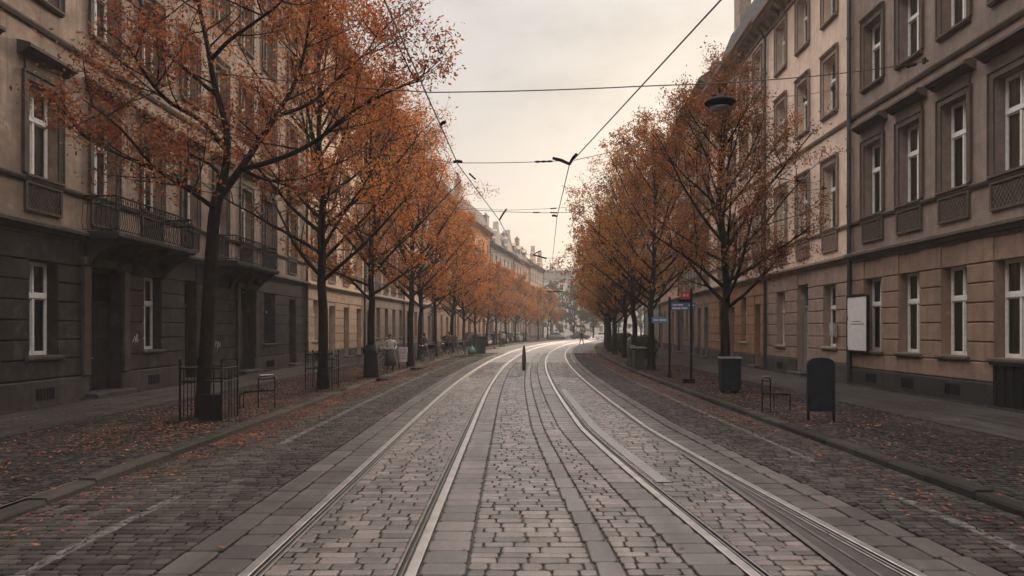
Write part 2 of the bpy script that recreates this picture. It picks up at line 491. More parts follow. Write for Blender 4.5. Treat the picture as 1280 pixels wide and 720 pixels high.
def setts(mb, ua, ub, t0, t1, row, wr, gap=.011, bev=.012, hv=.0035, z=0.0, fade=30):
    """courses of single stones, each its own little dome-edged block"""
    fa = ua if callable(ua) else (lambda t: ua)
    fb = ub if callable(ub) else (lambda t: ub)
    t = t0
    while t < t1:
        rl = row * R.uniform(.85, 1.15)
        tm = t + rl / 2
        a, b = fa(tm), fb(tm)
        u = a
        first = True
        while u < b - .03:
            wd = R.uniform(*wr)
            if first and wr[1] < (b - a): wd *= R.uniform(.4, 1.0); first = False
            if u + wd > b - wr[0] * .45: wd = b - u
            g2 = gap / 2 * R.uniform(.7, 1.5)
            x0, x1 = u + g2, u + wd - g2
            y0, y1 = t + g2 * R.uniform(1.0, 2.0), t + rl - g2 * R.uniform(1.0, 2.0)
            if x1 - x0 > .03:
                jit = .006 if row > .1 else .004
                cc = min(.028, min(x1 - x0, y1 - y0) * R.uniform(.08, .2)) if t < 26 else 0
                q4 = [(x0, y0), (x1, y0), (x1, y1), (x0, y1)]
                q4 = [(a_ + R.uniform(-jit, jit), b_ + R.uniform(-jit, jit)) for a_, b_ in q4]
                if cc:
                    co = [(q4[0][0], q4[0][1] + cc), (q4[0][0] + cc, q4[0][1]), (q4[1][0] - cc, q4[1][1]), (q4[1][0], q4[1][1] + cc),
                          (q4[2][0], q4[2][1] - cc), (q4[2][0] - cc, q4[2][1]), (q4[3][0] + cc, q4[3][1]), (q4[3][0], q4[3][1] - cc)]
                else: co = q4
                nn = len(co)
                cx, cy = (x0 + x1) / 2, (y0 + y1) / 2
                fx, fy = 2 / (x1 - x0), 2 / (y1 - y0)
                zz = z + R.uniform(-hv, hv)
                tl = R.uniform(-hv, hv) * .5; tl2 = R.uniform(-hv, hv) * .5
                vs_, ut = [], []
                levels = ((0, -.035), (0, -bev * .9), (bev * .45, -bev * .25), (bev * 1.4, 0)) if t < 22 else (((0, -.035), (0, -bev * .75), (bev, 0)) if t < fade else ((0, -.035), (bev * .8, 0)))
                for ins, dz in levels:
                    for k, (qx, qy) in enumerate(co):
                        ix = qx - ins * max(-1, min(1, (qx - cx) * fx)); iy = qy - ins * max(-1, min(1, (qy - cy) * fy))
                        ddz = (tl * (qx - cx) * fx + tl2 * (qy - cy) * fy) if dz == 0 else 0
                        vs_.append(P(iy, ix, zz + dz + ddz)); ut.append((ix, iy, 0))
                nl = len(levels)
                fs = [(nn * l + k, nn * l + (k + 1) % nn, nn * l + nn + (k + 1) % nn, nn * l + nn + k) for l in range(nl - 1) for k in range(nn)]
                fs.append(tuple(range(nn * nl - nn, nn * nl)))
                mb.add(vs_, fs, 0, ut)
            u += wd
        t += rl


T0, T1, T2 = 4.6, 44, 62
def C1(t): return LR(t) + .545 * (RL(t) - LR(t))
hw = .10
s1 = MB(); s0 = MB()
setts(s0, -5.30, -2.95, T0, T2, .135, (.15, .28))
setts(s1, lambda t: LL(t) + hw, lambda t: LR(t) - hw, T0, T1, .155, (.18, .36))
setts(s1, lambda t: LR(t) + .5, C1, T0, T1, .155, (.18, .36))
setts(s1, lambda t: C1(t) + .25, lambda t: RL(t) - .5, T0, T1, .155, (.17, .34))
setts(s1, lambda t: RL(t) + hw, lambda t: (SW(t) - .07 if t < 11.5 else RR(t) - hw), T0, T1, .145, (.17, .34))
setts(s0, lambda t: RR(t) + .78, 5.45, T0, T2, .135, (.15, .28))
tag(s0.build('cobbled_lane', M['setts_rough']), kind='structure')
tag(s1.build('cobbled_road', M['setts']), kind='structure')
s2 = MB()
s4 = MB()
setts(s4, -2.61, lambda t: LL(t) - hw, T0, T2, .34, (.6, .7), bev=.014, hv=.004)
setts(s2, lambda t: LR(t) + hw, lambda t: LR(t) + .49, T0, T2, .32, (.6, .7), bev=.014, hv=.004)
setts(s2, lambda t: RL(t) - .49, lambda t: RL(t) - hw, T0, T2, .32, (.6, .7), bev=.014, hv=.004)
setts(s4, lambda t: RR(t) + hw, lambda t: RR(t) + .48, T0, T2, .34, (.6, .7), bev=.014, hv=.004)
tag(s2.build('slab_courses', M['slab']), kind='structure')
s3 = MB()
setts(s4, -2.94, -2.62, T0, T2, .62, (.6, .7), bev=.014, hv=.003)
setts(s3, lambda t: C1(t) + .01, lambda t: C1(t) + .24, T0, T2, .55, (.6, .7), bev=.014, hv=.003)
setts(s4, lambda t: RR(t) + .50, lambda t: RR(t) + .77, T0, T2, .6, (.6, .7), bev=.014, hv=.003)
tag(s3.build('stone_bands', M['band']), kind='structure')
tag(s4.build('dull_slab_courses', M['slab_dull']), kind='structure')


# rails: polished head outside, dark groove, thin guard lip inside
def rail(uf, side, label, t0=3.5, t1=150):
    ts = trange(t0, 18, 60) + trange(18.5, t1, 130)
    r = thing('tram_rail', label, 'tram rail', tuple(P(t0, uf(t0), 0)), 0, 'grooved tram rails set in the setts')
    def part(name, a, b, z, mat, thick):
        mb = MB(); vs_, fs = [], []
        for t in ts:
            for u, zz in ((a, z - thick), (a, z - .003), (a + .006, z), (b - .006, z), (b, z - .003), (b, z - thick)):
                vs_.append(P(t, uf(t) + side * u, zz) - Vector(r.location))
        n = 6
        for i in range(len(ts) - 1):
            for k in range(n - 1):
                q = (i * n + k, i * n + k + 1, (i + 1) * n + k + 1, (i + 1) * n + k)
                fs.append(q if side < 0 else q[::-1])
        mb.add(vs_, fs); mb.build(name, mat, r)
    part('rail_head', -.005, .088, .006, M['steel'], .05)
    part('groove', -.074, -.006, -.022, M['groove'], .01)
    part('groove_ridge', -.044, -.031, -.003, M['steel_dull'], .03)
    part('guard_lip', -.104, -.074, .001, M['steel_dull'], .05)
    return r


rail(LL, -1, 'steel tram rail furthest left in the road, left rail of the left track')
rail(LR, 1, 'broad bright steel tram rail, right rail of the left track beside the middle strip')
rail(RL, -1, 'bright steel tram rail, left rail of the right track beside the middle strip')
rail(RR, 1, 'thin bright tram rail furthest right in the road, beside the dark switch plate')
sw = thing('rail_switch', 'dark iron switch plate and tapering blade rail wedged inside the rightmost tram rail', 'rail switch', tuple(P(6, SW(6))))
mb = MB(); strip(mb, SW, lambda t: RR(t) - .10, -.012, trange(3.5, 11.4, 40)); mb.ut = []
mb.v = [tuple(Vector(v) - Vector(sw.location)) for v in mb.v]; mb.build('switch_plate', M['plate'], sw)
mb = MB(); strip(mb, lambda t: SW(t) - .055, lambda t: SW(t) + .004, .003, trange(3.5, 11.5, 40)); mb.ut = []
strip(mb, lambda t: (SW(t) + RR(t) - .1) / 2, lambda t: (SW(t) + RR(t) - .1) / 2 + .03, -.004, trange(3.5, 10.6, 40)); mb.ut = []
mb.v = [tuple(Vector(v) - Vector(sw.location)) for v in mb.v]; mb.build('blade_rail', M['steel_dull'], sw)
# pale stone plank beside the inner rail of the right track
mb = MB(); strip(mb, lambda t: RL(t) + .14, lambda t: RL(t) + .32, .011, trange(9.4, 24, 40)); mb.ut = []
strip(mb, lambda t: RL(t) + .14, lambda t: RL(t) + .14, .011, trange(9.4, 24, 40), zb=-.02); mb.ut = []
tag(mb.build('guard_plank', plain('pale_plank', (.135, .12, .108), .6, var=.25)),
    'long pale strip lying inside the right tram track along its left rail', 'guard strip')

# kerbs and pavements
kb = MB()
for side, u0 in ((-1, 5.30), (1, 5.45)):
    t = 3.0
    while t < 170:
        ln = R.uniform(.95, 1.15) if t < 60 else 4
        top = KERB
        if side < 0 and t < 9.6: top = max(.03, KERB * min(1, (t - 5.0) / 4.0))     # dropped kerb
        if side > 0 and t < 8.4: top = max(.04, KERB * min(1, (t - 4.0) / 4.0))
        top += R.uniform(-.006, .006)
        g_ = .008
        pr = [(0, -.05), (.012, top - .03), (.035, top), (.25, top), (.25, -.05)]
        vs_, ut = [], []
        for tt in (t + g_, t + ln - g_):
            for du, z in pr:
                vs_.append(P(tt, side * (u0 + du), z)); ut.append((u0 + du, tt, z))
        n = 5
        fs = [(i, i + 1, n + i + 1, n + i) for i in range(n - 1)] + [(4, 3, 2, 1, 0), (5, 6, 7, 8, 9)]
        kb.add(vs_, fs, 0, ut)
        t += ln
tag(kb.build('kerb', M['kerb']), kind='structure')

pv = MB()
for a, b in ((-FAC - .25, -5.54), (5.69, FAC + .25)):
    strip(pv, a, b, KERB - .022, trange(-20, 40, 60))
tag(pv.build('pavement_bed', M['joint']), kind='structure')
pv = MB()
for a, b in ((-FAC - .4, -5.54), (5.69, FAC + .4)):
    strip(pv, a, b, KERB - .002, trange(39, 300, 110))
tag(pv.build('pavement', M['walk_far']), kind='structure')
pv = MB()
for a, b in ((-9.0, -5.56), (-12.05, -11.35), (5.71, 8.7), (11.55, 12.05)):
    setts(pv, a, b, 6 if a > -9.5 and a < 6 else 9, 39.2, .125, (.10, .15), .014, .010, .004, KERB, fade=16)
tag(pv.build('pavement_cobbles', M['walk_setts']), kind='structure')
pv = MB()
strip(pv, -11.35, -9.0, KERB + .003, trange(2, 39.2, 40)); strip(pv, 8.7, 11.55, KERB + .003, trange(2, 39.2, 40))
tag(pv.build('footpath', M['footpath']), kind='structure')

# fallen leaves
fl = MB()
def leaf_at(mb, p, sz, flat=.35):
    a = R.uniform(0, 2 * PI); tilt = R.uniform(-flat, flat); tilt2 = R.uniform(-flat, flat)
    d = Vector((math.cos(a), math.sin(a), tilt)) * sz; e = Vector((-math.sin(a), math.cos(a), tilt2)) * sz * R.uniform(.55, .85)
    mb.add([p - d, p + e * .55 - d * .1, p + d, p - e * .55 - d * .1], [(0, 3, 2, 1)])
for k in range(64000):
    side = R.choice((-1, 1))
    t = 6.5 + 62 * R.random() ** 1.25
    if side < 0 and R.random() < .3: t = R.uniform(12, 40)
    q = R.random()
    if q < .55:
        u = R.gauss(6.7, .95)
    elif q < .86:
        u = 5.25 - abs(R.gauss(0, .42))
    else:
        u = R.uniform(0, 11.8) if R.random() < .4 else R.uniform(5.6, 11)
    if u < 0: continue
    if side < 0 and t < 11 and R.random() < .72: continue
    if side > 0 and (R.random() < .45 or (t < 14 and R.random() < .65)): continue
    edge = 5.30 if side < 0 else 5.45
    z = (KERB if u > edge else 0) + .012 + R.random() * .012
    if edge - .04 < u < edge + .03: continue
    if u > edge and t < 9: z -= .0
    leaf_at(fl, P(t, side * u, z), R.uniform(.022, .046))
tag(fl.build('fallen_leaves', M['leafgrave']), 'scattered rust coloured fallen leaves along the kerbs and pavements', 'fallen leaves', kind='stuff')

# ------------------------------------------------------------------ buildings
WCACHE = {}


def window_meshes(w_, h, style, depth=.26):
    key = (round(w_, 2), round(h, 2), style)
    if key in WCACHE: return WCACHE[key]
    y1 = -depth; y0 = y1 - .07
    f = MB(); b = .06
    f.box(-w_ / 2, -w_ / 2 + b, y0, y1, 0, h); f.box(w_ / 2 - b, w_ / 2, y0, y1, 0, h)
    f.box(-w_ / 2 + b, w_ / 2 - b, y0, y1, 0, b); f.box(-w_ / 2 + b, w_ / 2 - b, y0, y1, h - b, h)
    zt = h * .635
    f.box(-w_ / 2 + b, w_ / 2 - b, y0, y1 + .035, zt - .055, zt + .055)
    f.box(-.035, .035, y0, y1 + .02, b, zt - .055); f.box(-.03, .03, y0, y1 + .012, zt + .055, h - b)
    # opening casement rails
    for sx_ in (-1, 1):
        a, c = sorted((sx_ * .035, sx_ * (w_ / 2 - b)))
        for z0, z1 in ((b, zt - .055), (zt + .055, h - b)):
            if style != 'far':
                f.box(a, a + .022, y0 + .01, y1 - .01, z0 + .04, z1 - .04); f.box(c - .022, c, y0 + .01, y1 - .01, z0 + .04, z1 - .04)
                f.box(a, c, y0 + .01, y1 - .01, z0, z0 + .04); f.box(a, c, y0 + .01, y1 - .01, z1 - .04, z1)
    pn = MB().add([(-w_ / 2 + .02, y0 + .03, .02), (w_ / 2 - .02, y0 + .03, .02), (w_ / 2 - .02, y0 + .03, h - .02), (-w_ / 2 + .02, y0 + .03, h - .02)], [(0, 3, 2, 1)])
    cu = MB(); n = 26
    vs_, fs = [], []
    for k in range(n + 1):
        x = -w_ / 2 + w_ * k / n
        yy = y0 - .05 + .025 * math.sin(k * 2.1) + .012 * math.sin(k * 5.3)
        if .42 < k / n < .58: yy -= .05
        vs_ += [(x, yy, .0), (x, yy, h)]
    fs = [(2 * k, 2 * k + 2, 2 * k + 3, 2 * k + 1) for k in range(n)]
    cu.add(vs_, fs)
    r = {'frame': f, 'pane': pn, 'curtain': cu}
    r = {k: v.mesh({'frame': 'window', 'pane': 'pane', 'curtain': 'curtain'}[k], M[{'frame': 'white', 'pane': 'glass', 'curtain': 'curtain'}[k]]) for k, v in r.items()}
    WCACHE[key] = r
    return r


def trim_mesh(kind, w_, h, mat):
    key = (kind, round(w_, 2), round(h, 2), mat.name)
    if key in WCACHE: return WCACHE[key]
    m = MB()
    if kind == 'sill':
        m.prism([(-.3, -.02), (-.3, .0), (.0, -.005), (.13, -.03), (.13, -.09), (.10, -.10), (.10, -.13), (.002, -.15), (.002, -.02)], -w_ / 2 - .14, w_ / 2 + .14)
    elif kind == 'surround':
        b = .17
        for x0, x1, z0, z1 in ((-w_ / 2 - b, -w_ / 2, 0, h + b), (w_ / 2, w_ / 2 + b, 0, h + b), (-w_ / 2, w_ / 2, h, h + b)):
            m.box(x0, x1, .001, .05, z0, z1)
            ins = .055
        m.box(-w_ / 2 - b - .03, -w_ / 2 - b, .001, .085, 0, h + b + .03); m.box(w_ / 2 + b, w_ / 2 + b + .03, .001, .085, 0, h + b + .03)
        m.box(-w_ / 2 - b, w_ / 2 + b, .001, .085, h + b, h + b + .03)
    elif kind == 'hood':
        z = h + .52
        m.box(-w_ / 2 - .12, w_ / 2 + .12, .001, .06, h + .22, z)
        m.prism([(.001, z), (.10, z), (.13, z + .05), (.20, z + .07), (.26, z + .13), (.34, z + .15), (.34, z + .22), (.30, z + .26), (.001, z + .33)], -w_ / 2 - .36, w_ / 2 + .36)
    elif kind == 'gable_hood':
        z = h + .36
        m.box(-w_ / 2 - .3, w_ / 2 + .3, .001, .20, z, z + .09)
        x = w_ / 2 + .32
        m.add([(-x, .001, z + .09), (x, .001, z + .09), (0, .001, z + .5), (-x, .22, z + .09), (x, .22, z + .09), (0, .22, z + .5)],
              [(0, 1, 2), (5, 4, 3), (0, 2, 5, 3), (2, 1, 4, 5), (1, 0, 3, 4)])
    elif kind == 'apron':
        z0, z1 = -.92, -.18
        x = w_ / 2 + .12
        m.box(-x, x, .001, .03, z0, z1)
        m.box(-x, -x + .07, .03, .07, z0, z1); m.box(x - .07, x, .03, .07, z0, z1)
        m.box(-x + .07, x - .07, .03, .07, z1 - .07, z1); m.box(-x + .07, x - .07, .03, .07, z0, z0 + .07)
        n = 9; zc0, zc1 = z0 + .08, z1 - .08
        for k in range(-2, n):
            for sg in (-1, 1):
                xa = -x + .08 + (2 * x - .16) * k / n; xb = xa + (zc1 - zc0) * .8
                a_, b2 = (xa, zc0), (xb, zc1)
                lo_, hi_ = -x + .08, x - .08
                if xb <= lo_ or xa >= hi_: continue
                if xa < lo_: a_ = (lo_, zc0 + (lo_ - xa) / (xb - xa) * (zc1 - zc0))
                if xb > hi_: b2 = (hi_, zc0 + (hi_ - xa) / (xb - xa) * (zc1 - zc0))
                m.tube([(sg * a_[0], .034, a_[1]), (sg * b2[0], .034, b2[1])], .013, 4, cap=False)
    elif kind == 'lintel':
        m.box(-w_ / 2 - .1, w_ / 2 + .1, .002, .055, h, h + .2)
        m.prism([(.002, h + .2), (.1, h + .2), (.14, h + .26), (.14, h + .3), (.002, h + .34)], -w_ / 2 - .16, w_ / 2 + .16)
    me = m.mesh(kind, mat); WCACHE[key] = me
    return me


def balcony(parent, x0, x1, z, mat_slab, rail_h=1.08, depth=1.0):
    b = MB()
    b.prism([(.002, z - .10), (depth, z - .10), (depth + .05, z - .04), (depth + .05, z + .06), (depth - .02, z + .09), (.002, z + .11)], x0, x1)
    n = max(2, int((x1 - x0) / 1.3) + 1)
    for k in range(n):
        x = x0 + .25 + (x1 - x0 - .5) * k / (n - 1)
        b.prism([(.002, z - .95), (.12, z - .92), (.22, z - .7), (.45, z - .45), (.8, z - .3), (depth - .08, z - .101), (.002, z - .101)], x - .11, x + .11)
    bo = b.build('balcony', mat_slab, parent)
    r = MB(); zt = z + rail_h
    def line(xa, ya, xb, yb):
        L_ = math.hypot(xb - xa, yb - ya); n_ = int(L_ / .115)
        for zz, rr in ((zt, .028), (z + .16, .016), (z + rail_h * .8, .014)):
            r.tube([(xa, ya, zz), (xb, yb, zz)], rr, 6)
        for k in range(n_ + 1):
            f = k / n_; x, y = xa + (xb - xa) * f, ya + (yb - ya) * f
            # bellied bar
            ox, oy = ((0, .07) if ya == yb else ((.07 if xa > (x0 + x1) / 2 else -.07), 0))
            r.tube([(x, y, z + .1), (x + ox, y + oy, z + .34), (x + ox * .6, y + oy * .6, z + .55), (x, y, zt)], .0095, 4, cap=False)
            if k % 2 == 0 and k < n_:
                xc, yc = xa + (xb - xa) * (k + .5) / n_, ya + (yb - ya) * (k + .5) / n_
                r.ring((xc, yc, z + rail_h * .89), .045, .009, 'y' if ya == yb else 'x', 8, 3)
    d = depth - .06
    line(x0 + .06, d, x1 - .06, d); line(x0 + .06, .03, x0 + .06, d); line(x1 - .06, .03, x1 - .06, d)
    r.build('railing', M['iron'], bo)
    return bo


def building(label, side, ta, tb, H, mats, bays, floors, ground=None, name='apartment_building', plinth=.72, rust=True,
             near=True, roof='slate', roof_h=3.2, chim=2, dorm=0, pipes=(), string_z=4.55, hood='hood', apron=True,
             wallh=None, ww=1.16, depth=12.0, gables=0, door_mats=None, cut_t=None):
    """bays: positions along the street of window axes; floors: (sill, head) per upper storey; ground: {bay: spec}"""
    u = side * FAC
    pa, pb = P(ta, u), P(tb, u)
    if side < 0: o, e = pb, pa
    else: o, e = pa, pb
    d = (e - o); L = d.length
    rz = math.atan2(d.y, d.x)
    b = thing(name, label, 'building', (o.x, o.y, KERB), rz)
    up, lowm, trim, plm = mats
    def bx(t):
        f = (t - ta) / (tb - ta)
        return (1 - f) * L if side < 0 else f * L
    oz = -KERB
    ops = []      # x0,x1,z0,z1,kind,w,h
    tops = string_z + oz
    for i, t in enumerate(bays):
        x = bx(t)
        g_ = (ground or {}).get(i, ('win', 1.35, 3.72, 1.1))
        if g_ and g_[0] == 'win':
            ops.append((x - g_[3] / 2, x + g_[3] / 2, g_[1] + oz, g_[2] + oz, 'win0', i))
        elif g_ and g_[0] in ('door', 'portal', 'shop'):
            ops.append((x - g_[3] / 2, x + g_[3] / 2, g_[1] + oz, g_[2] + oz, g_[0], i))
        for k, (zs, zh) in enumerate(floors):
            ops.append((x - ww / 2, x + ww / 2, zs + oz, zh + oz, 'win%d' % (k + 1), i))
    # wall with real openings
    Ht = H + oz
    xs = sorted(set([.012, L - .012] + [round(q, 4) for op in ops for q in op[:2]]))
    zs = sorted(set([-.15, tops, Ht] + [round(q, 4) for op in ops for q in op[2:4]]))
    wl = MB()
    for i in range(len(xs) - 1):
        xm = (xs[i] + xs[i + 1]) / 2
        col = [op for op in ops if op[0] < xm < op[1]]
        for k in range(len(zs) - 1):
            zm = (zs[k] + zs[k + 1]) / 2
            if any(op[2] < zm < op[3] for op in col): continue
            wl.add([(xs[i], 0, zs[k]), (xs[i + 1], 0, zs[k]), (xs[i + 1], 0, zs[k + 1]), (xs[i], 0, zs[k + 1])], [(0, 3, 2, 1)][:1], 0 if zm > tops else 1)
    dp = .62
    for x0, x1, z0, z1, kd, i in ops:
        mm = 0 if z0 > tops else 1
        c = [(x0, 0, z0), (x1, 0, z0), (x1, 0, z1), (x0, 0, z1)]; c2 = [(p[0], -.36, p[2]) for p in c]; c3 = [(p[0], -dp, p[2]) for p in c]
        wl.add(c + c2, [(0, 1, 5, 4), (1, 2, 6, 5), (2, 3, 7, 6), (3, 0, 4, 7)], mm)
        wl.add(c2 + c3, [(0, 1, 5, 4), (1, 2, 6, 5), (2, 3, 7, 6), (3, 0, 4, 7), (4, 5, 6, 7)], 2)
    wl.add([(.012, 0, -.15), (.012, -depth, -.15), (.012, -depth, Ht), (.012, 0, Ht)], [(0, 3, 2, 1)], 0)
    wl.add([(L - .012, 0, -.15), (L - .012, -depth, -.15), (L - .012, -depth, Ht), (L - .012, 0, Ht)], [(0, 1, 2, 3)], 0)
    wl.add([(.012, -depth, -.15), (L - .012, -depth, -.15), (L - .012, -depth, Ht), (.012, -depth, Ht)], [(0, 1, 2, 3)], 0)
    wl.build('wall', [up, lowm, M['room']], b)
    # plinth
    doors = sorted([op for op in ops if op[4] in ('door', 'portal', 'shop')])
    cuts = [(op[0], op[1]) for op in doors]
    def spans(cuts_, a, e_):
        out = []; x = a
        for c0, c1 in sorted(cuts_):
            if c0 > x: out.append((x, c0))
            x = max(x, c1)
        if e_ > x: out.append((x, e_))
        return out
    for x0, x1 in spans(cuts, .03, L - .03):
        MB().bbox(x0, x1, .002, .075, -.14, plinth + oz, .025).build('plinth', plm, b)
    # cellar gratings in the plinth
    if near:
        for op in ops:
            if op[4] == 'win0' and R.random() < .75:
                c = (op[0] + op[1]) / 2
                gm = MB(); gm.box(c - .36, c + .36, .076, .082, .12, .42, 0)
                for k in range(6): gm.box(c - .32 + k * .12, c - .29 + k * .12, .082, .094, .13, .41, 0)
                gm.build('cellar_grating', M['iron'], b)
    # rusticated courses
    if rust:
        cm = MB()
        head_z = 3.72 + oz
        z0 = plinth + oz + .02; n = 6
        zl = [z0 + (head_z - z0) * k / n for k in range(n + 1)]
        for k in range(n):
            cutk = [(op[0] - .005, op[1] + .005) for op in ops if op[2] < zl[k + 1] - .02 and op[3] > zl[k] + .02]
            for x0, x1 in spans(cutk, .03, L - .03):
                if x1 - x0 > .06: cm.bbox(x0, x1, .002, .042, zl[k] + .018, zl[k + 1] - .018, .014)
        cutk = [(op[0] - .005, op[1] + .005) for op in ops if op[2] < tops - .3 and op[3] > head_z + .02]
        for x0, x1 in spans(cutk, .03, L - .03):
            cm.bbox(x0, x1, .002, .042, head_z + .018, tops - .2, .014)
        cm.build('stone_courses', lowm, b)
    # string course and eaves cornice
    z = tops
    sm = MB()
    sm.prism([(.002, z - .2), (.05, z - .2), (.07, z - .12), (.12, z - .10), (.16, z - .02), (.24, z + .02), (.24, z + .10), (.20, z + .14), (.002, z + .2)], .0, L)
    if floors:
        zz = floors[0][0] + oz - .10
        sm.prism([(.002, zz - .1), (.07, zz - .1), (.10, zz - .04), (.10, zz), (.002, zz + .05)], .0, L)
    if len(floors) > 2:
        zz = floors[1][0] + oz - .75
        sm.prism([(.002, zz - .1), (.06, zz - .1), (.10, zz - .02), (.10, zz + .03), (.002, zz + .08)], .0, L)
    sm.build('string_course', trim, b)
    em = MB(); z = Ht
    em.prism([(.002, z - .75), (.08, z - .75), (.08, z - .45), (.16, z - .40), (.28, z - .32), (.55, z - .24), (.62, z - .14), (.72, z - .10), (.74, z + .02), (.002, z + .05)], 0, L)
    if near or L < 30:
        n = int(L / .75)
        for k in range(n):
            x = (k + .5) * L / n
            em.prism([(.082, z - .62), (.2, z - .6), (.48, z - .36), (.5, z - .3), (.082, z - .3)], x - .09, x + .09)
    em.build('eaves_cornice', trim, b)
    # roof
    rm = MB(); z = Ht + .06
    rmats = M['slate'] if roof == 'slate' else M['tile']
    if roof == 'slate':
        rm.prism([(.6, z), (.05, z + .35), (-1.3, z + roof_h), (-depth + 1.3, z + roof_h + .4), (-depth, z)], 0.02, L - .02)
    else:
        rm.prism([(.68, z), (-depth / 2, z + roof_h + 1.2), (-depth, z)], 0.02, L - .02)
    ro = rm.build('roof', rmats, b)
    for k in range(chim):
        x = L * (k + .5 + R.uniform(-.25, .25)) / chim
        cmx = MB(); y = -R.uniform(1.4, 3.2); zc = z + roof_h * (.9 if roof == 'slate' else .35)
        hh = R.uniform(1.6, 2.8); wx = R.uniform(.5, 1.0)
        cmx.box(x - wx, x + wx, y - .35, y + .35, zc - 1.2, zc + hh)
        cmx.box(x - wx - .06, x + wx + .06, y - .41, y + .41, zc + hh, zc + hh + .14)
        for q in range(3):
            cmx.lathe([(.11, zc + hh + .14), (.09, zc + hh + .55)], 8, 0, (x + (q - 1) * wx * .6, y))
        cmx.build('chimney', M['brick'], ro)
    for k in range(dorm):
        x = L * (k + .5) / dorm
        dm = MB()
        dm.box(x - .75, x + .75, -2.2, -.28, z + .5, z + 2.2)
        dm.add([(x - .95, -.16, z + 2.2), (x + .95, -.16, z + 2.2), (x, -.16, z + 2.95), (x - .95, -2.6, z + 2.2), (x + .95, -2.6, z + 2.2), (x, -2.6, z + 2.95)],
               [(0, 2, 1), (3, 4, 5), (0, 3, 5, 2), (2, 5, 4, 1), (0, 1, 4, 3)])
        dm.build('dormer', up, ro)
        wm = MB()
        wm.box(x - .45, x + .45, -.279, -.25, z + .75, z + .82); wm.box(x - .45, x + .45, -.279, -.25, z + 1.95, z + 2.02)
        for q in (-.45, -.035, .38): wm.box(x + q, x + q + .07, -.279, -.25, z + .82, z + 1.95)
        wm.build('dormer_window', M['white'], ro)
        gm = MB(); gm.box(x - .44, x + .44, -.279, -.268, z + .8, z + 1.97); gm.build('dormer_pane', M['room'], ro)
    for k in range(gables):
        x = L * (k + .5) / gables
        gmx = MB(); hw_ = 2.3
        prof = [(-hw_, z), (-hw_, z + 1.0), (-hw_ * .72, z + 1.3), (-hw_ * .6, z + 2.3), (-hw_ * .3, z + 2.7), (-.25, z + 4.0), (.25, z + 4.0),
                (hw_ * .3, z + 2.7), (hw_ * .6, z + 2.3), (hw_ * .72, z + 1.3), (hw_, z + 1.0), (hw_, z)]
        n = len(prof)
        vs_ = [(x + p, .3, q) for p, q in prof] + [(x + p, -.5, q) for p, q in prof]
        gmx.add(vs_, [tuple(range(n)), tuple(range(2 * n - 1, n - 1, -1))] + [(i, n + i, n + (i + 1) % n, (i + 1) % n) for i in range(n)])
        gmx.build('gable', up, ro)
    # openings filled
    for x0, x1, z0, z1, kd, i in ops:
        xc = (x0 + x1) / 2; w_, h = x1 - x0, z1 - z0
        if kd.startswith('win'):
            k = int(kd[3:])
            wm = window_meshes(w_, h, 'near' if near else 'far')
            fo = link('window', wm['frame'], b, (xc, 0, z0))
            link('pane', wm['pane'], fo)
            if near or k == 0: link('curtain', wm['curtain'], fo)
            else: link('curtain', wm['curtain'], fo)
            link('sill', trim_mesh('sill', w_, h, trim), fo)
            if k >= 1:
                if near or k == 1: link('surround', trim_mesh('surround', w_, h, trim), fo)
                if k == 1 and hood: link('hood', trim_mesh(hood, w_, h, trim), fo)
                if k == 1 and apron and near: link('apron', trim_mesh('apron', w_, h, trim), fo)
                if k == 2 and near: link('hood', trim_mesh('lintel', w_, h, trim), fo)
        else:
            dmx = (door_mats or {}).get(i, M['wood_dark'])
            dm = MB(); yb = -.34; tr = h * .74 if kd != 'shop' else h * .78
            # two leaves with raised panels
            for s_ in (0, 1):
                a = x0 + .06 + s_ * (w_ - .12) / 2 + .01; c = a + (w_ - .12) / 2 - .02
                if kd == 'shop': continue
                dm.box(a, c, yb - .05, yb, z0 + .02, z0 + tr)
                pn = 3
                for q in range(pn):
                    za = z0 + .12 + q * (tr - .2) / pn; zb = za + (tr - .2) / pn - .1
                    dm.bbox(a + .09, c - .09, yb + .001, yb + .03, za, zb, .02)
            dm.box(x0, x0 + .07, yb - .08, yb + .05, z0, z1); dm.box(x1 - .07, x1, yb - .08, yb + .05, z0, z1)
            dm.box(x0 + .07, x1 - .07, yb - .08, yb + .07, z0 + tr, z0 + tr + .1); dm.box(x0 + .07, x1 - .07, yb - .08, yb + .05, z1 - .08, z1)
            if kd == 'shop':
                dm.box(x0 + .07, x1 - .07, yb - .08, yb + .05, z0, z0 + .55)
                for q in (.33, .66): dm.box(x0 + w_ * q - .035, x0 + w_ * q + .035, yb - .06, yb + .04, z0 + .55, z0 + tr)
            do = dm.build('shop_front' if kd == 'shop' else 'door', dmx, b)
            gm = MB(); zg = z0 + (.55 if kd == 'shop' else tr + .1)
            gm.add([(x0 + .07, yb - .03, zg), (x1 - .07, yb - .03, zg), (x1 - .07, yb - .03, z1 - .08), (x0 + .07, yb - .03, z1 - .08)], [(0, 3, 2, 1)])
            gm.build('pane', M['glass'], do)
            if kd != 'shop' and near:
                hm = MB(); hm.tube([(xc + .07, yb + .001, z0 + 1.05), (xc + .07, yb + .06, z0 + 1.05), (xc + .17, yb + .06, z0 + 1.05)], .013, 6); hm.build('handle', M['galv'], do)
            if near:
                stp = MB(); stp.bbox(x0 - .2, x1 + .2, .0, .42, -.13, max(.12, z0 - .02), .02); stp.bbox(x0, x1, -.36, .0, -.13, max(.12, z0 - .004), .01)
                stp.build('doorstep', plm, b)
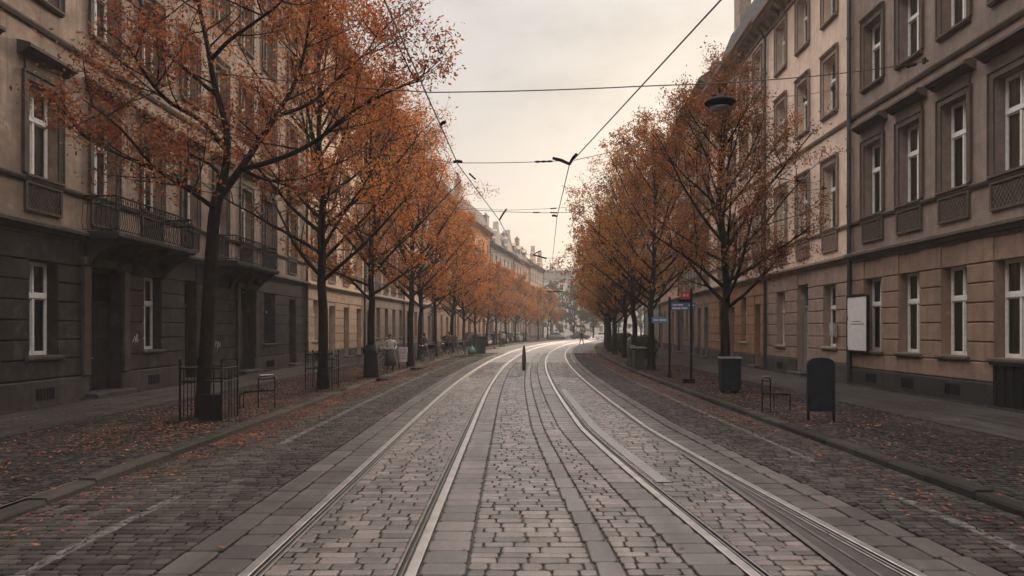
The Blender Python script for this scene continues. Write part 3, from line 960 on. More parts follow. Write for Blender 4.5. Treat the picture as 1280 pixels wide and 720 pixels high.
            if kd == 'portal':
                pt = MB()
                pt.bbox(x0 - .34, x0 - .01, .045, .14, plinth + oz + .01, z1 + .02, .02); pt.bbox(x1 + .01, x1 + .34, .045, .14, plinth + oz + .01, z1 + .02, .02)
                pt.bbox(x0 - .38, x1 + .38, .045, .17, z1 + .025, z1 + .26, .02)
                pt.build('portal_surround', trim, b)
    for t in pipes:
        x = bx(t); q = MB()
        q.tube([(x, .13, .25), (x, .13, Ht - .9), (x, .5, Ht - .3)], .075, 10)
        q.tube([(x, .13, .0), (x, .13, 1.3)], .09, 10)
        for zz in range(2, int(Ht), 2): q.tube([(x, .02, zz + .3), (x, .13, zz + .3)], .02, 5); q.lathe([(.095, zz + .26), (.095, zz + .34)], 10, 0, (x, .13))
        q.build('downpipe', M['tin'], b)
    return b, bx, L


k_ = .98
FL = [(5.85, 8.15), (10.35, 12.55), (14.3, 16.3), (17.2, 18.9)]
F3 = [(5.9, 8.3), (10.3, 12.4), (13.9, 16.0)]

L1m = (plaster('soot_brown_render', (.195, .142, .108), .36, .9, chip_=(.60, .5)), plaster('soot_vignette_stone', (.032, .027, .024), .45, .6, chip_=(.57, .8)), plaster('soot_trim', (.06, .048, .04), .3), plaster('dark_plinth', (.045, .039, .034), .3))  # ground-floor stone: soot tone plus vignette darkening put into its colour
bayL = [15.68 * k_ + 2.72 * k_ * i for i in range(10)]
bayL[9] = 38.4 * k_; bayL[8] = 35.1 * k_
gL = {2: ('portal', .12, 3.75, 1.65), 4: ('door', .12, 3.8, .95), 6: ('portal', .12, 3.75, 1.75), 9: ('door', .12, 3.6, 1.15), 5: None}
b, bx, L = building('soot dark brown apartment house with two iron balconies, nearest on the left', -1, 1.5, 41 * k_, 20.6, L1m, bayL, FL, gL, pipes=(40.7 * k_,), chim=3)
balcony(b, bx(24.75 * k_), bx(20.0 * k_), 4.62 - KERB, L1m[1])
balcony(b, bx(33.3 * k_), bx(28.4 * k_), 4.62 - KERB, L1m[1])
# faded bills and painted scrawls on the stone beside the second window and the narrow door
SCR = plain('faded_white_spray', (.34, .29, .275), .8, var=.4, scale=9); SCR_house = b
def scrawl(tt, z, wd, hgt, n):
    gr = MB()
    x = bx(tt)
    pts = [(x - wd / 2 + wd * i / n + R.uniform(-.03, .03), .046, z + R.choice((-1, 1)) * hgt / 2 * R.uniform(.3, 1)) for i in range(n + 1)]
    for i in range(n):
        a, c = Vector(pts[i]), Vector(pts[i + 1]); dd = (c - a).normalized() * .005; nn = Vector((-dd.z, 0, dd.x)).normalized() * .016
        gr.add([a - nn, c - nn, c + nn, a + nn], [(0, 1, 2, 3)])
    gr.build('wall_scrawl', SCR, SCR_house)
scrawl(22.75 * k_, 1.62, .36, .3, 9); scrawl(28.0 * k_, 3.2, .5, .5, 8); scrawl(28.9 * k_, 1.3, .5, .35, 8); scrawl(28.3 * k_, 2.2, .3, .5, 6)

R1m = (plaster('grey_brown_render', (.225, .172, .145), .22, .5), plaster('warm_beige_render', (.25, .165, .125), .2, .45), plaster('grey_brown_trim', (.098, .074, .060), .18), plaster('dark_grey_plinth', (.035, .034, .033), .25))
bayR = [18.0 * k_ - 2.3 * k_] + [(18.0 + 2.3 * i) * k_ for i in range(4)]
b, bx, L = building('grey brown house with a beige banded ground floor, nearest on the right', 1, 1.5, 26.6 * k_, 17.8, R1m, bayR, F3,
                    {i: ('win', 1.3, 3.75, 1.18) for i in range(5)}, plinth=.64, pipes=(26.42 * k_,), chim=2)
# dark cellar hatch below the nearest window
cm = MB(); x = bx(17.75 * k_); cm.box(x - .75, x + .75, .077, .10, -.02, 1.02); cm.box(x - .82, x + .82, .077, .16, 1.02, 1.10)
for q in range(5): cm.box(x - .6 + q * .3, x - .57 + q * .3, .10, .115, .05, .98)
cm.build('cellar_hatch', M['iron'], b)

R2m = (plaster('pinkish_render', (.60, .455, .365), .15, .35), plaster('dusty_pink_stone', (.30, .215, .175), .22, .4), plaster('pinkish_trim', (.23, .165, .13), .15), plaster('grey_plinth', (.06, .056, .053), .3))
b, bx, L = building('pale pinkish house with a tall grey door, behind the dark drainpipe on the right', 1, 26.6 * k_, 36.2 * k_, 17.0, R2m, [28.4 * k_, 31.25 * k_, 34.0 * k_], F3,
                    {0: ('win', 1.35, 3.7, 1.15), 1: ('door', .12, 3.9, 1.25), 2: ('win', 1.3, 3.7, 1.1)}, hood='lintel', chim=1, door_mats={1: M['wood_grey']}, pipes=(36.0 * k_,))
R3m = (plaster('rosy_render', (.56, .41, .33), .18, .35), plaster('orange_render', (.30, .165, .105), .25, .45), plaster('rosy_trim', (.22, .165, .135)), R2m[3])
building('house with a bright orange ground floor, half behind the nearest right tree', 1, 36.2 * k_, 47.5, 17.2, R3m, [37.6 * k_, 40.2 * k_, 42.8 * k_, 45.4 * k_], F3,
         {0: ('door', .12, 3.3, 1.0), 2: ('door', .12, 3.3, 1.2)}, hood='lintel', chim=2, roof_h=3.8)

PAL = {
    'cream': ((.56, .375, .25), (.48, .34, .235), (.30, .235, .17)),
    'greybrown': ((.34, .245, .185), (.22, .17, .135), (.15, .125, .105)),
    'ochre': ((.50, .31, .175), (.30, .20, .13), (.26, .18, .12)),
    'rose': ((.46, .30, .23), (.26, .18, .15), (.24, .17, .14)),
    'orange': ((.60, .28, .14), (.36, .21, .14), (.32, .2, .14)),
    'stone': ((.36, .31, .26), (.28, .24, .20), (.26, .22, .185)),
    'sage': ((.25, .26, .21), (.20, .20, .17), (.2, .19, .16)),
}
PM = {}
def pal(n):
    if n not in PM:
        a, c, d = PAL[n]
        PM[n] = (plaster(n + '_render', a, .14, .3), plaster(n + '_ground_render', c, .2, .35), plaster(n + '_trim', d, .15), R2m[3])
    return PM[n]
row = [
    (-1, 41 * k_, 52.5, 20.4, 'cream', True, 'slate', 0, 0, 'cream house with a pale banded ground floor, next after the soot dark corner house'),
    (-1, 52.5, 65, 20.2, 'greybrown', True, 'tile', 0, 0, 'grey brown house behind the person and bicycles on the left'),
    (-1, 65, 77, 19.0, 'rose', False, 'slate', 2, 0, 'dusty rose house behind the left tree row, before the ochre one'),
    (-1, 77, 89, 18.0, 'ochre', False, 'tile', 0, 0, 'ochre house behind the left tree row, before the orange one'),
    (-1, 89, 112, 17.2, 'orange', False, 'slate', 0, 0, 'vivid orange house with a tall chimney above the left treetops'),
    (-1, 112, 132, 15.8, 'stone', False, 'slate', 0, 2, 'pale stone house with two stepped gables far down on the left'),
    (-1, 132, 150, 15.6, 'rose', False, 'slate', 3, 0, 'far rose house with roof dormers beyond the stepped gables'),
    (-1, 150, 170, 16.2, 'greybrown', False, 'tile', 0, 2, 'far grey house with gables, last of the left row, faint in the haze'),
    (1, 47.5, 60, 18.4, 'greybrown', True, 'tile', 0, 0, 'grey house with dark doorways behind the red and blue signs'),
    (1, 60, 74, 17.6, 'rose', False, 'slate', 0, 0, 'dusty rose house behind the middle of the right tree row'),
    (1, 74, 90, 17.4, 'stone', False, 'slate', 2, 0, 'pale stone house behind the far right trees'),
    (1, 90, 110, 17.0, 'sage', False, 'tile', 0, 0, 'sage grey house near the far end of the right row'),
    (1, 110, 135, 16.5, 'ochre', False, 'slate', 2, 0, 'last house of the right row, hidden by trees at the bend'),
]
for side, ta, tb, H, pn, nr, rf_, dm, gb, lab in row:
    n = max(3, int(round((tb - ta) / (2.75 if nr else 3.1))))
    bays = [ta + (tb - ta) * (i + .5) / n for i in range(n)]
    fl_ = [(5.85, 8.1), (10.0, 12.1), (13.4, 15.2)]
    if H > 18.5: fl_ = [(5.85, 8.1), (10.2, 12.3), (14.0, 15.9), (17.0, 18.4)]
    if H < 16.4: fl_ = [(5.7, 7.8), (9.4, 11.3), (12.6, 14.2)]
    gd = {}
    for i in range(n):
        q = R.random()
        if q < .3: gd[i] = ('door', .12, 3.5, 1.25)
        elif q < .5: gd[i] = ('shop', .12, 3.6, 1.9)
    dmats = {i: R.choice((M['wood_dark'], M['wood_green'], M['wood_green'], M['wood_dark'])) for i in gd}
    building(lab, side, ta, tb, H, pal(pn), bays, fl_, gd, near=nr, roof=rf_, dorm=dm, gables=gb, chim=2 if not gb else 1, door_mats=dmats, hood=R.choice(('hood', 'gable_hood', 'lintel')), pipes=(tb - .3,))

# pale house closing the view behind the far trees
q = thing('far_house', 'pale hazy house closing the view at the street end, behind the green trees', 'building', (18, 238, 0), math.radians(176))
far_wall = plaster('far_pale_render', (.55, .49, .43), .12, .2)
MB().box(-13, 13, -10, 0, -.2, 18.5).build('wall', far_wall, q)
MB().prism([(.6, 18.5), (-5, 22.0), (-10.6, 18.5)], -13.3, 13.3).build('roof', M['slate'], q)
MB().prism([(.003, 17.6), (.35, 18.0), (.45, 18.45), (.003, 18.48)], -13.1, 13.1).build('eaves_cornice', far_wall, q)
for k in (-6, 5): MB().box(k - .6, k + .6, -5.6, -4.6, 20.5, 24.0).build('chimney', M['brick'], q)
wfm = MB().box(-.7, .7, .002, .08, -.1, 0).box(-.66, -.56, .002, .06, 0, 2.1).box(.56, .66, .002, .06, 0, 2.1).box(-.05, .05, .002, .06, 0, 2.1).box(-.56, .56, .002, .06, 2.0, 2.1).mesh('window', M['white'])
wpm = MB().box(-.56, .56, .002, .03, 0, 2.0).mesh('pane', M['room'])
for fx in range(8):
    for fz in range(5):
        o = link('window', wfm, q, (-13 + 26 * (fx + .5) / 8, 0, 1.3 + fz * 3.4)); link('pane', wpm, o)

# hill on the horizon
hm = MB(); n = 60; vs_ = []
for i in range(n + 1):
    x = -500 + 1300 * i / n
    h = 66 + 12 * math.sin(i * .21 + 1.1) + 5 * math.sin(i * .7) + R.uniform(-1.2, 1.2)
    vs_ += [(x, 560, -1), (x, 640, h * .72), (x, 720, h), (x, 820, -1)]
hm.add(vs_, [(4 * i + k, 4 * i + 4 + k, 4 * i + 5 + k, 4 * i + 1 + k) for i in range(n) for k in range(3)])
tag(hm.build('hill', M['hill'], smooth=True), kind='structure')

# ------------------------------------------------------------------ trees
RUST = leaf_mat('rust_red_leaf', [(.044, .022, .017), (.13, .046, .029), (.24, .080, .040), (.36, .155, .055)], .35)
RUST2 = leaf_mat('russet_leaf', [(.05, .033, .022), (.14, .066, .036), (.25, .096, .046), (.36, .165, .062)], .38)
ORANGE = leaf_mat('orange_leaf', [(.045, .034, .020), (.14, .066, .036), (.29, .105, .046), (.43, .185, .062), (.22, .165, .07)], .42, .22)
OLIVE = leaf_mat('brown_orange_leaf', [(.048, .038, .022), (.14, .080, .038), (.28, .115, .046), (.40, .18, .06), (.20, .165, .065)], .4, .22)
GREEN = leaf_mat('grey_green_leaf', [(.04, .05, .036), (.07, .085, .055), (.10, .115, .07), (.13, .12, .07)], .25, .2)


def curve_pts(p, d, L, n, up=.0, wob=.12, rng=R):
    pts = [Vector(p)]; d = Vector(d).normalized()
    for i in range(n):
        d = (d + Vector((rng.uniform(-wob, wob), rng.uniform(-wob, wob), rng.uniform(-wob, wob) + up))).normalized()
        pts.append(pts[-1] + d * (L / n))
    return pts


def grow_tree(seed, H, Rc, z0, tr, nlat, leaf_n, leaf_s, leafmat, lean=(0, 0), nsub=6, ntw=5, limbs=None, fine=True, spread=1.0, top=.35, lowdrop=0):
    rg = random.Random(seed)
    wood = MB(); lf = MB()
    spots = []; dens = [1.0]
    def twig(p, d, L, r):
        pts = curve_pts(p, d, L, 3, .05, .22, rg)
        if fine: wood.tube(pts, [r, r * .8, r * .6, r * .35], 3, cap=False)
        if rg.random() < dens[0]:
            for i in range(1, 4): spots.append((pts[i], .13))
            spots.append((pts[-1], .10)); spots.append((pts[-1], .14))
    def branch2(p, d, L, r):
        pts = curve_pts(p, d, L, 5, .07, .16, rg)
        wood.tube(pts, [r * (1 - .16 * i) for i in range(6)], 4, cap=False)
        dens[0] = rg.choice((.15, .5, .9, 1.0))
        for k in range(ntw):
            i = rg.randint(1, 5); dd = (pts[i] - pts[i - 1]).normalized()
            sd = Vector((rg.gauss(0, 1), rg.gauss(0, 1), rg.gauss(.1, .7))).normalized()
            twig(pts[i], dd * .7 + sd * .9, rg.uniform(.3, .7) * min(1, L / 1.2 + .3), r * .4)
        spots.append((pts[-1], .15)); spots.append((pts[-2], .2))
    def lateral(pts, r, rend=.25):
        n = len(pts)
        wood.tube(pts, [r * (1 - (1 - rend) * i / (n - 1)) for i in range(n)], 6, cap=False)
        tot = sum((pts[i + 1] - pts[i]).length for i in range(n - 1))
        for k in range(nsub):
            f = .22 + .78 * (k + rg.random()) / nsub
            i = min(n - 1, max(1, int(round(f * (n - 1))))); dd = (pts[i] - pts[i - 1]).normalized()
            sd = Vector((rg.gauss(0, 1), rg.gauss(0, 1), rg.gauss(.15, .6))).normalized()
            branch2(pts[i], dd * .75 + sd * .85, tot * .42 * (1.25 - .6 * f) * rg.uniform(.7, 1.2), r * .42 * (1.1 - .6 * f))
    if limbs:
        for pts, r0, r1, sub in limbs:
            pts = [Vector(p) for p in pts]
            n = len(pts)
            # resample smooth
            q = []
            for i in range(n - 1):
                for s_ in range(3):
                    f = s_ / 3
                    a = pts[max(0, i - 1)]; b_ = pts[i]; c = pts[i + 1]; d_ = pts[min(n - 1, i + 2)]
                    q.append(.5 * ((2 * b_) + (c - a) * f + (2 * a - 5 * b_ + 4 * c - d_) * f * f + (3 * b_ - a - 3 * c + d_) * f ** 3))
            q.append(pts[-1]); n = len(q)
            wood.tube(q, [r0 + (r1 - r0) * i / (n - 1) for i in range(n)], 9 if r0 > .1 else 6, cap=False)
            for k in range(sub):
                f = rg.uniform(.28, 1.0); i = max(1, int(f * (n - 1))); dd = (q[i] - q[i - 1]).normalized()
                a = rg.uniform(0, 2 * PI)
                sd = Vector((math.cos(a), math.sin(a), rg.uniform(-.25, .55)))
                if q[i].z > 3.2:
                    lateral(curve_pts(q[i], dd * .45 + sd, rg.uniform(1.0, 2.3) * spread, 6, .06, .13, rg), max(.02, (r0 + (r1 - r0) * f) * .42))
    else:
        nseg = 14; lead = []
        x = y = 0.0
        for i in range(nseg + 1):
            f = i / nseg
            lead.append(Vector((lean[0] * f + x, lean[1] * f + y, H * .93 * f)))
            if i > 2: x += rg.uniform(-.1, .1); y += rg.uniform(-.1, .1)
        rad = [tr * (1.35 if i == 0 else 1) * (1 - .80 * (i / nseg) ** 1.0) for i in range(nseg + 1)]
        wood.tube(lead, rad, 9, cap=False)
        for k in range(nlat):
            f = (k + rg.uniform(0, .8)) / nlat
            z = z0 + (H * .9 - z0) * f ** 1.15
            j = min(nseg - 1, int(z / (H * .93) * nseg)); fr = z / (H * .93) * nseg - j
            p = lead[j].lerp(lead[j + 1], fr)
            az = k * 2.39996 + rg.uniform(-.5, .5)
            sh = (.78 + .9 * f - 1.35 * f * f) if f < .62 else (.82 - (f - .62) / .38 * (.82 - top))
            Ln = Rc * sh * rg.uniform(.82, 1.15) * 1.12
            tilt = math.radians(rg.uniform(48, 68) if f < .4 else rg.uniform(28, 48)) * spread
            d = Vector((math.cos(az) * math.sin(tilt), math.sin(az) * math.sin(tilt), math.cos(tilt)))
            if f < .2: d.z -= lowdrop
            lateral(curve_pts(p, d, Ln, 7, .05, .10, rg), tr * .40 * (1 - .55 * f))
        lateral([lead[-4], lead[-3], lead[-2], lead[-1], lead[-1] + Vector((rg.uniform(-.3, .3), rg.uniform(-.3, .3), H * .07))], tr * .22)
    # flare at the foot
    for k in range(leaf_n):
        p, r = rg.choice(spots)
        q = p + Vector((rg.gauss(0, r), rg.gauss(0, r), rg.gauss(-.05, r)))
        s_ = leaf_s * rg.uniform(.6, 1.25)
        n1 = Vector((rg.gauss(0, 1), rg.gauss(0, 1), rg.gauss(.5, 1))).normalized()
        a = n1.orthogonal().normalized(); a = Matrix.Rotation(rg.uniform(0, 6.3), 3, n1) @ a
        b_ = n1.cross(a) * rg.uniform(.55, .85)
        lf.add([q - a * s_, q + b_ * s_ * .6 + n1 * s_ * .12, q + a * s_, q - b_ * s_ * .6 + n1 * s_ * .12], [(0, 1, 2, 3)])
    return wood.mesh('trunk', M['bark'], True), lf.mesh('crown', leafmat)


def place_tree(kind, x, y, rz, label, group, scale=1.0, z=KERB):
    t = thing('street_tree', label, 'tree', (x, y, z), rz, group)
    t.scale = (scale, scale, scale)
    link('trunk', kind[0], t); link('crown', kind[1], t)
    return t


# nearest left tree: forked leaning trunk, laid out limb by limb (metres from its foot)
x1, y1 = at(253, 523)
def tp(px, py, dy=0.0):
    Y = y1 + dy
    return ((px - 640) * Y / FPX - x1, dy, CAMH + (HZ - py) * Y / FPX - KERB)
limbs1 = [
    ([(0, 0, -.05), (.02, 0, .5), tp(259, 420), tp(263, 340), tp(268, 270), tp(274, 240)], .165, .115, 0),
    ([tp(273, 245), tp(283, 205, -.1), tp(283, 160, -.2), tp(268, 105, -.3), tp(260, 60, -.3), tp(246, -10, -.2), tp(238, -90, 0), tp(244, -170, .2)], .09, .018, 12),
    ([tp(272, 250), tp(298, 215, .2), tp(325, 175, .5), tp(348, 140, .9), tp(372, 95, 1.2), tp(385, 40, 1.4), tp(392, -30, 1.6)], .10, .018, 13),
    ([tp(281, 185, -.1), tp(250, 150, -.4), tp(212, 128, -.8), tp(185, 98, -1.1), tp(160, 60, -1.3), tp(120, 30, -1.5)], .06, .012, 9),
    ([tp(272, 120, -.3), tp(238, 92, -.1), tp(205, 62, .3), tp(182, 20, .6), tp(165, -30, .8)], .05, .012, 8),
    ([tp(264, 75, -.3), tp(285, 52, -.6), tp(318, 28, -.9), tp(352, 2, -1.2), tp(380, -40, -1.4)], .05, .012, 8),
    ([tp(300, 212, .2), tp(345, 200, -.2), tp(392, 178, -.5), tp(440, 140, -.7), tp(492, 112, -.8), tp(530, 100, -.8)], .065, .01, 11),
    ([tp(345, 145, .9), tp(390, 128, 1.2), tp(430, 90, 1.4), tp(462, 60, 1.5), tp(480, 20, 1.6)], .05, .01, 9),
    ([tp(270, 262), tp(240, 240, -.8), tp(195, 210, -1.5), tp(150, 160, -1.9), tp(105, 125, -2.1)], .055, .01, 9),
    ([tp(278, 222), tp(262, 205, .8), tp(225, 185, 1.7), tp(190, 150, 2.3), tp(150, 120, 2.6)], .05, .01, 8),
    ([tp(300, 210, .2), tp(335, 225, .9), tp(380, 222, 1.5), tp(430, 200, 2.0)], .05, .01, 8),
    ([tp(250, 240, -.3), tp(200, 215, -.6), tp(130, 185, -.9), tp(72, 150, -1.0)], .045, .008, 7),
]
TA = grow_tree(3, 12, 3.6, 4, .2, 0, 21000, .050, RUST, limbs=limbs1, nsub=5, ntw=4, spread=.8)
place_tree(TA, x1, y1, 0, 'nearest left tree with a forked dark trunk and thin rust red leaves', 'trees along the left pavement')
# nearest right tree: sparse vase of ascending limbs
TB = grow_tree(11, 9.9, 4.0, 2.8, .19, 28, 34000, .050, RUST2, lean=(-.15, 0), nsub=7, ntw=5, spread=.98, top=.5)
xr, yr = at(911, 488)
place_tree(TB, xr, yr + .3, 0, 'thin brown leaved tree behind the boxy bin, nearest on the right', 'trees along the right pavement', .90)
TC = grow_tree(21, 12.4, 4.2, 3.3, .175, 30, 18000, .058, ORANGE, nsub=7, ntw=5)
TD = grow_tree(22, 11.6, 4.2, 2.9, .165, 28, 21000, .070, ORANGE, nsub=7, ntw=5)
TE = grow_tree(23, 11.0, 4.4, 2.6, .17, 28, 22000, .070, OLIVE, nsub=7, ntw=5)
TF = grow_tree(24, 11.2, 3.9, 2.9, .18, 26, 12000, .115, ORANGE, nsub=6, ntw=4, fine=False)
TG = grow_tree(25, 10.8, 4.3, 2.4, .18, 26, 12000, .115, OLIVE, nsub=6, ntw=4, fine=False)
TH = grow_tree(26, 13.0, 5.0, 1.2, .22, 28, 14000, .20, GREEN, nsub=5, ntw=4, fine=False)

ORD = ['nearest', 'second', 'third', 'fourth', 'fifth', 'sixth', 'seventh', 'eighth', 'ninth', 'tenth', 'eleventh', 'twelfth', 'thirteenth', 'fourteenth', 'fifteenth', 'sixteenth', 'seventeenth', 'eighteenth']
pos = [at(404, 487), at(464, 472), at(513, 459)]
lt = [(x, y) for x, y in pos]
for t in (44.5, 51, 58, 65, 72, 79.5, 87, 95, 104, 114, 125, 137):
    p = P(t, -6.5 + R.uniform(-.2, .2)); lt.append((p.x, p.y))
lab = ['orange tree inside the square iron guard, second in the left row', 'orange tree with a dark skirt guard round its foot, third in the left row',
       'orange tree beside the white notice stand, fourth in the left row']
for i, (x, y) in enumerate(lt):
    kd = (TC, TD)[i % 2] if i < 5 else (TF, TG, TF)[i % 3]
    l_ = lab[i] if i < 3 else 'dense orange street tree in the left row, %s from the camera' % ORD[i + 1]
    place_tree(kd, x, y, i * 2.1, l_, 'trees along the left pavement', R.uniform(.93, 1.05) * (1 if i < 4 else .92 if i < 7 else .84))
x, y = at(814, 463)
rt = [(x, y)]
for t in (42, 48.5, 55, 62, 69, 77, 85.5, 94, 104, 115, 127):
    p = P(t, 6.6 + R.uniform(-.25, .25)); rt.append((p.x, p.y))
for i, (x, y) in enumerate(rt):
    kd = TE if i < 3 else TG
    l_ = 'leaning brownish orange tree left of the blue street signs, second in the right row' if i == 0 else 'dense brownish orange street tree in the right row, %s from the camera' % ORD[i + 1]
    place_tree(kd, x, y, 1 + i * 1.7, l_, 'trees along the right pavement', R.uniform(.93, 1.06))
for i, (x, y, s_, l_) in enumerate(((9.5, 176, 1.0, 'hazy grey green tree closing the street, leftmost'), (14.5, 168, .9, 'hazy grey green tree closing the street, second from the left'),
                                  (19.5, 172, 1.0, 'hazy grey green tree closing the street, third from the left'), (25, 169, .95, 'hazy grey green tree closing the street, fourth from the left'),
                                  (31, 173, 1.0, 'hazy grey green tree closing the street, fifth from the left'),
                                  (37, 176, 1.05, 'hazy grey green tree closing the street, rightmost'))):
    place_tree(TH, x, y, i * 1.3, l_, 'green trees closing the street', s_, 0)


sm_ = MB()
for (x, y) in [(x1, y1), (xr, yr + .3)] + lt + rt:
    n = 14
    sm_.add([(x + .72 * math.copysign(abs(math.cos(2 * PI * k / n)) ** .5, math.cos(2 * PI * k / n)), y + .72 * math.copysign(abs(math.sin(2 * PI * k / n)) ** .5, math.sin(2 * PI * k / n)), KERB + .011 + R.uniform(0, .006)) for k in range(n)] + [(x, y, KERB + .05)],
            [(k, (k + 1) % n, n) for k in range(n)])
tag(sm_.build('soil', plain('tree_pit_soil', (.020, .016, .013), .95, var=.5, scale=10, bmp=.8, spec=.05)), kind='structure')

# ------------------------------------------------------------------ tree guards
def guard(x, y, w_, h, n, label, panel=True, rings=(.62, .98), rz=0.0):
    g_ = thing('tree_guard', label, 'tree guard', (x, y, KERB), rz, 'iron guards round the left trees')
    hwid = w_ / 2
    cor = [(-hwid, -hwid), (hwid, -hwid), (hwid, hwid), (-hwid, hwid)]
    for cx, cy in cor:
        MB().tube([(cx, cy, 0), (cx, cy, h)], .022, 6).lathe([(.03, h), (.03, h + .03), (.012, h + .07)], 8, 0, (cx, cy)).build('post', M['iron'], g_)
    for f in rings:
        m_ = MB()
        for i in range(4):
            a, b_ = cor[i], cor[(i + 1) % 4]
            m_.tube([(a[0], a[1], h * f), (b_[0], b_[1], h * f)], .016, 5)
        m_.build('rail', M['iron'], g_)
    m_ = MB()
    for i in range(4):
        a, b_ = cor[i], cor[(i + 1) % 4]
        for k in range(1, n):
            if panel and i == 0 and k < n * .5: continue
            f = k / n
            m_.tube([(a[0] + (b_[0] - a[0]) * f, a[1] + (b_[1] - a[1]) * f, .04), (a[0] + (b_[0] - a[0]) * f, a[1] + (b_[1] - a[1]) * f, h * rings[-1])], .009, 4)
    m_.build('bars', M['iron'], g_)
    if panel:
        MB().bbox(-.06, hwid - .03, -hwid + .02, -hwid + .12, .02, .56, .015).build('foot_panel', M['iron'], g_)
    return g_


gx, gy = at(262, 524)
guard(gx, gy, .86, 1.22, 5, 'black iron guard with a low dark panel round the nearest left trunk', True, (.68, .9))
gx, gy = at(403, 487)
guard(gx, gy, .82, 1.18, 3, 'thin square iron guard round the second left trunk', False, (.58, .96))
# third tree: solid dark skirt
gx, gy = at(464, 472)
g_ = thing('tree_guard', 'dark tapering sheet iron skirt round the third left trunk', 'tree guard', (gx, gy, KERB), 0, 'iron guards round the left trees')
MB().lathe([(.33, 0), (.32, .1), (.26, 1.0), (.2, 1.3), (.19, 1.3), (.25, 1.0), (.3, .1)], 14).build('skirt', M['iron'], g_, True)
MB().ring((0, 0, .98), .275, .015, 'z').ring((0, 0, .3), .315, .015, 'z').build('hoop', M['iron'], g_)


# ------------------------------------------------------------------ bicycle stands, bins, boards, signs
def bike_stand(x, y, rz, label):
    s_ = thing('bicycle_stand', label, 'bicycle stand', (x, y, KERB), rz, 'steel frame stands on the pavements')
    m_ = MB(); r = .016
    m_.tube([(0, 0, 0), (0, 0, .72), (.05, 0, .78), (.33, 0, .80), (.38, 0, .74), (.38, 0, 0)], r, 6)
    m_.tube([(0, 0, .70), (.38, 0, .73)], r * .8, 6); m_.build('tall_hoop', M['iron'], s_)
    m_ = MB()
    m_.tube([(-.40, -.12, 0), (-.40, -.12, .36), (-.37, -.12, .39), (.0, -.02, .42), (.38, .0, .44)], r, 6)
    m_.tube([(-.40, .28, 0), (-.40, .28, .36), (-.37, .28, .39), (.02, .28, .42), (.38, .0, .43)], r, 6)
    m_.tube([(-.40, -.12, .37), (-.40, .28, .37)], r, 6); m_.build('low_frame', M['iron'], s_)
    m_ = MB(); m_.box(-.03, .06, -.05, .05, 0, .012); m_.box(.34, .43, -.05, .05, 0, .012); m_.build('foot_plate', M['iron'], s_)
    m_ = MB(); m_.tube([(.04, 0, .80), (.34, 0, .812)], .02, 6); m_.build('grip_bar', M['galv'], s_)


x, y = at(323, 511); bike_stand(x, y, .15, 'thin steel bicycle stand between the first two left trees')
x, y = at(963, 514); bike_stand(x, y, -2.4, 'thin steel bicycle stand between the boxy bin and the arched board')

x, y = at(912, 491)
s_ = thing('litter_bin', 'boxy dark blue grey bin with a pale rim in front of the nearest right tree', 'litter bin', (x, y, KERB), -.08)
m_ = MB(); w_, d_ = .27, .24
m_.add([(-w_, -d_, .1), (w_, -d_, .1), (w_, d_, .1), (-w_, d_, .1), (-w_ - .015, -d_ - .015, 1.04), (w_ + .015, -d_ - .015, 1.04), (w_ + .015, d_ + .015, 1.04), (-w_ - .015, d_ + .015, 1.04)],
       [(0, 3, 2, 1), (4, 5, 6, 7), (0, 1, 5, 4), (1, 2, 6, 5), (2, 3, 7, 6), (3, 0, 4, 7)])
for q in (-1, 1): m_.box(q * w_ - .012, q * w_ + .012, -d_ - .02, -d_, .12, 1.03)
m_.build('bin_body', M['darkpaint'], s_)
m_ = MB(); m_.box(-w_ - .03, w_ + .03, -d_ - .03, -d_ + .02, 1.04, 1.08); m_.box(-w_ - .03, w_ + .03, d_ - .02, d_ + .03, 1.04, 1.08)
m_.box(-w_ - .03, -w_ + .02, -d_ + .02, d_ - .02, 1.04, 1.08); m_.box(w_ - .02, w_ + .03, -d_ + .02, d_ - .02, 1.04, 1.08); m_.build('rim', M['galv'], s_)
for q in (-1, 1): MB().box(q * .2 - .03, q * .2 + .03, -d_ + .02, d_ - .02, 0, .1).build('foot', M['iron'], s_)
MB().box(-.18, .18, -d_ - .022, -d_ - .012, .28, .75).build('door_panel', plain('bin_door', (.010, .014, .017), .6, var=.3, spec=.15), s_)

x, y = at(1026, 526)
s_ = thing('notice_board', 'dark arched board on two legs beside the kerb, furthest right on the pavement', 'notice board', (x, y, KERB), -.25)
prof = [(-.27, .2), (.27, .2), (.27, 1.17), (.24, 1.25), (.16, 1.30), (0, 1.32), (-.16, 1.30), (-.24, 1.25), (-.27, 1.17)]
n = len(prof); m_ = MB()
m_.add([(a, -.06, c) for a, c in prof] + [(a, .06, c) for a, c in prof], [tuple(range(n)), tuple(range(2 * n - 1, n - 1, -1))] + [(i, n + i, n + (i + 1) % n, (i + 1) % n) for i in range(n)])
m_.build('board', M['darkpaint'], s_)
m_ = MB(); pp = [(a * .82, .26 + (c - .2) * .9) for a, c in prof]
for i in range(n):
    a, c = pp[i], pp[(i + 1) % n]; m_.tube([(a[0], -.063, a[1]), (c[0], -.063, c[1])], .007, 4)
m_.build('moulding', M['iron'], s_)
for q in (-1, 1): MB().box(q * .245 - .022, q * .245 + .022, -.05, .05, 0, .26).build('leg', M['iron'], s_)

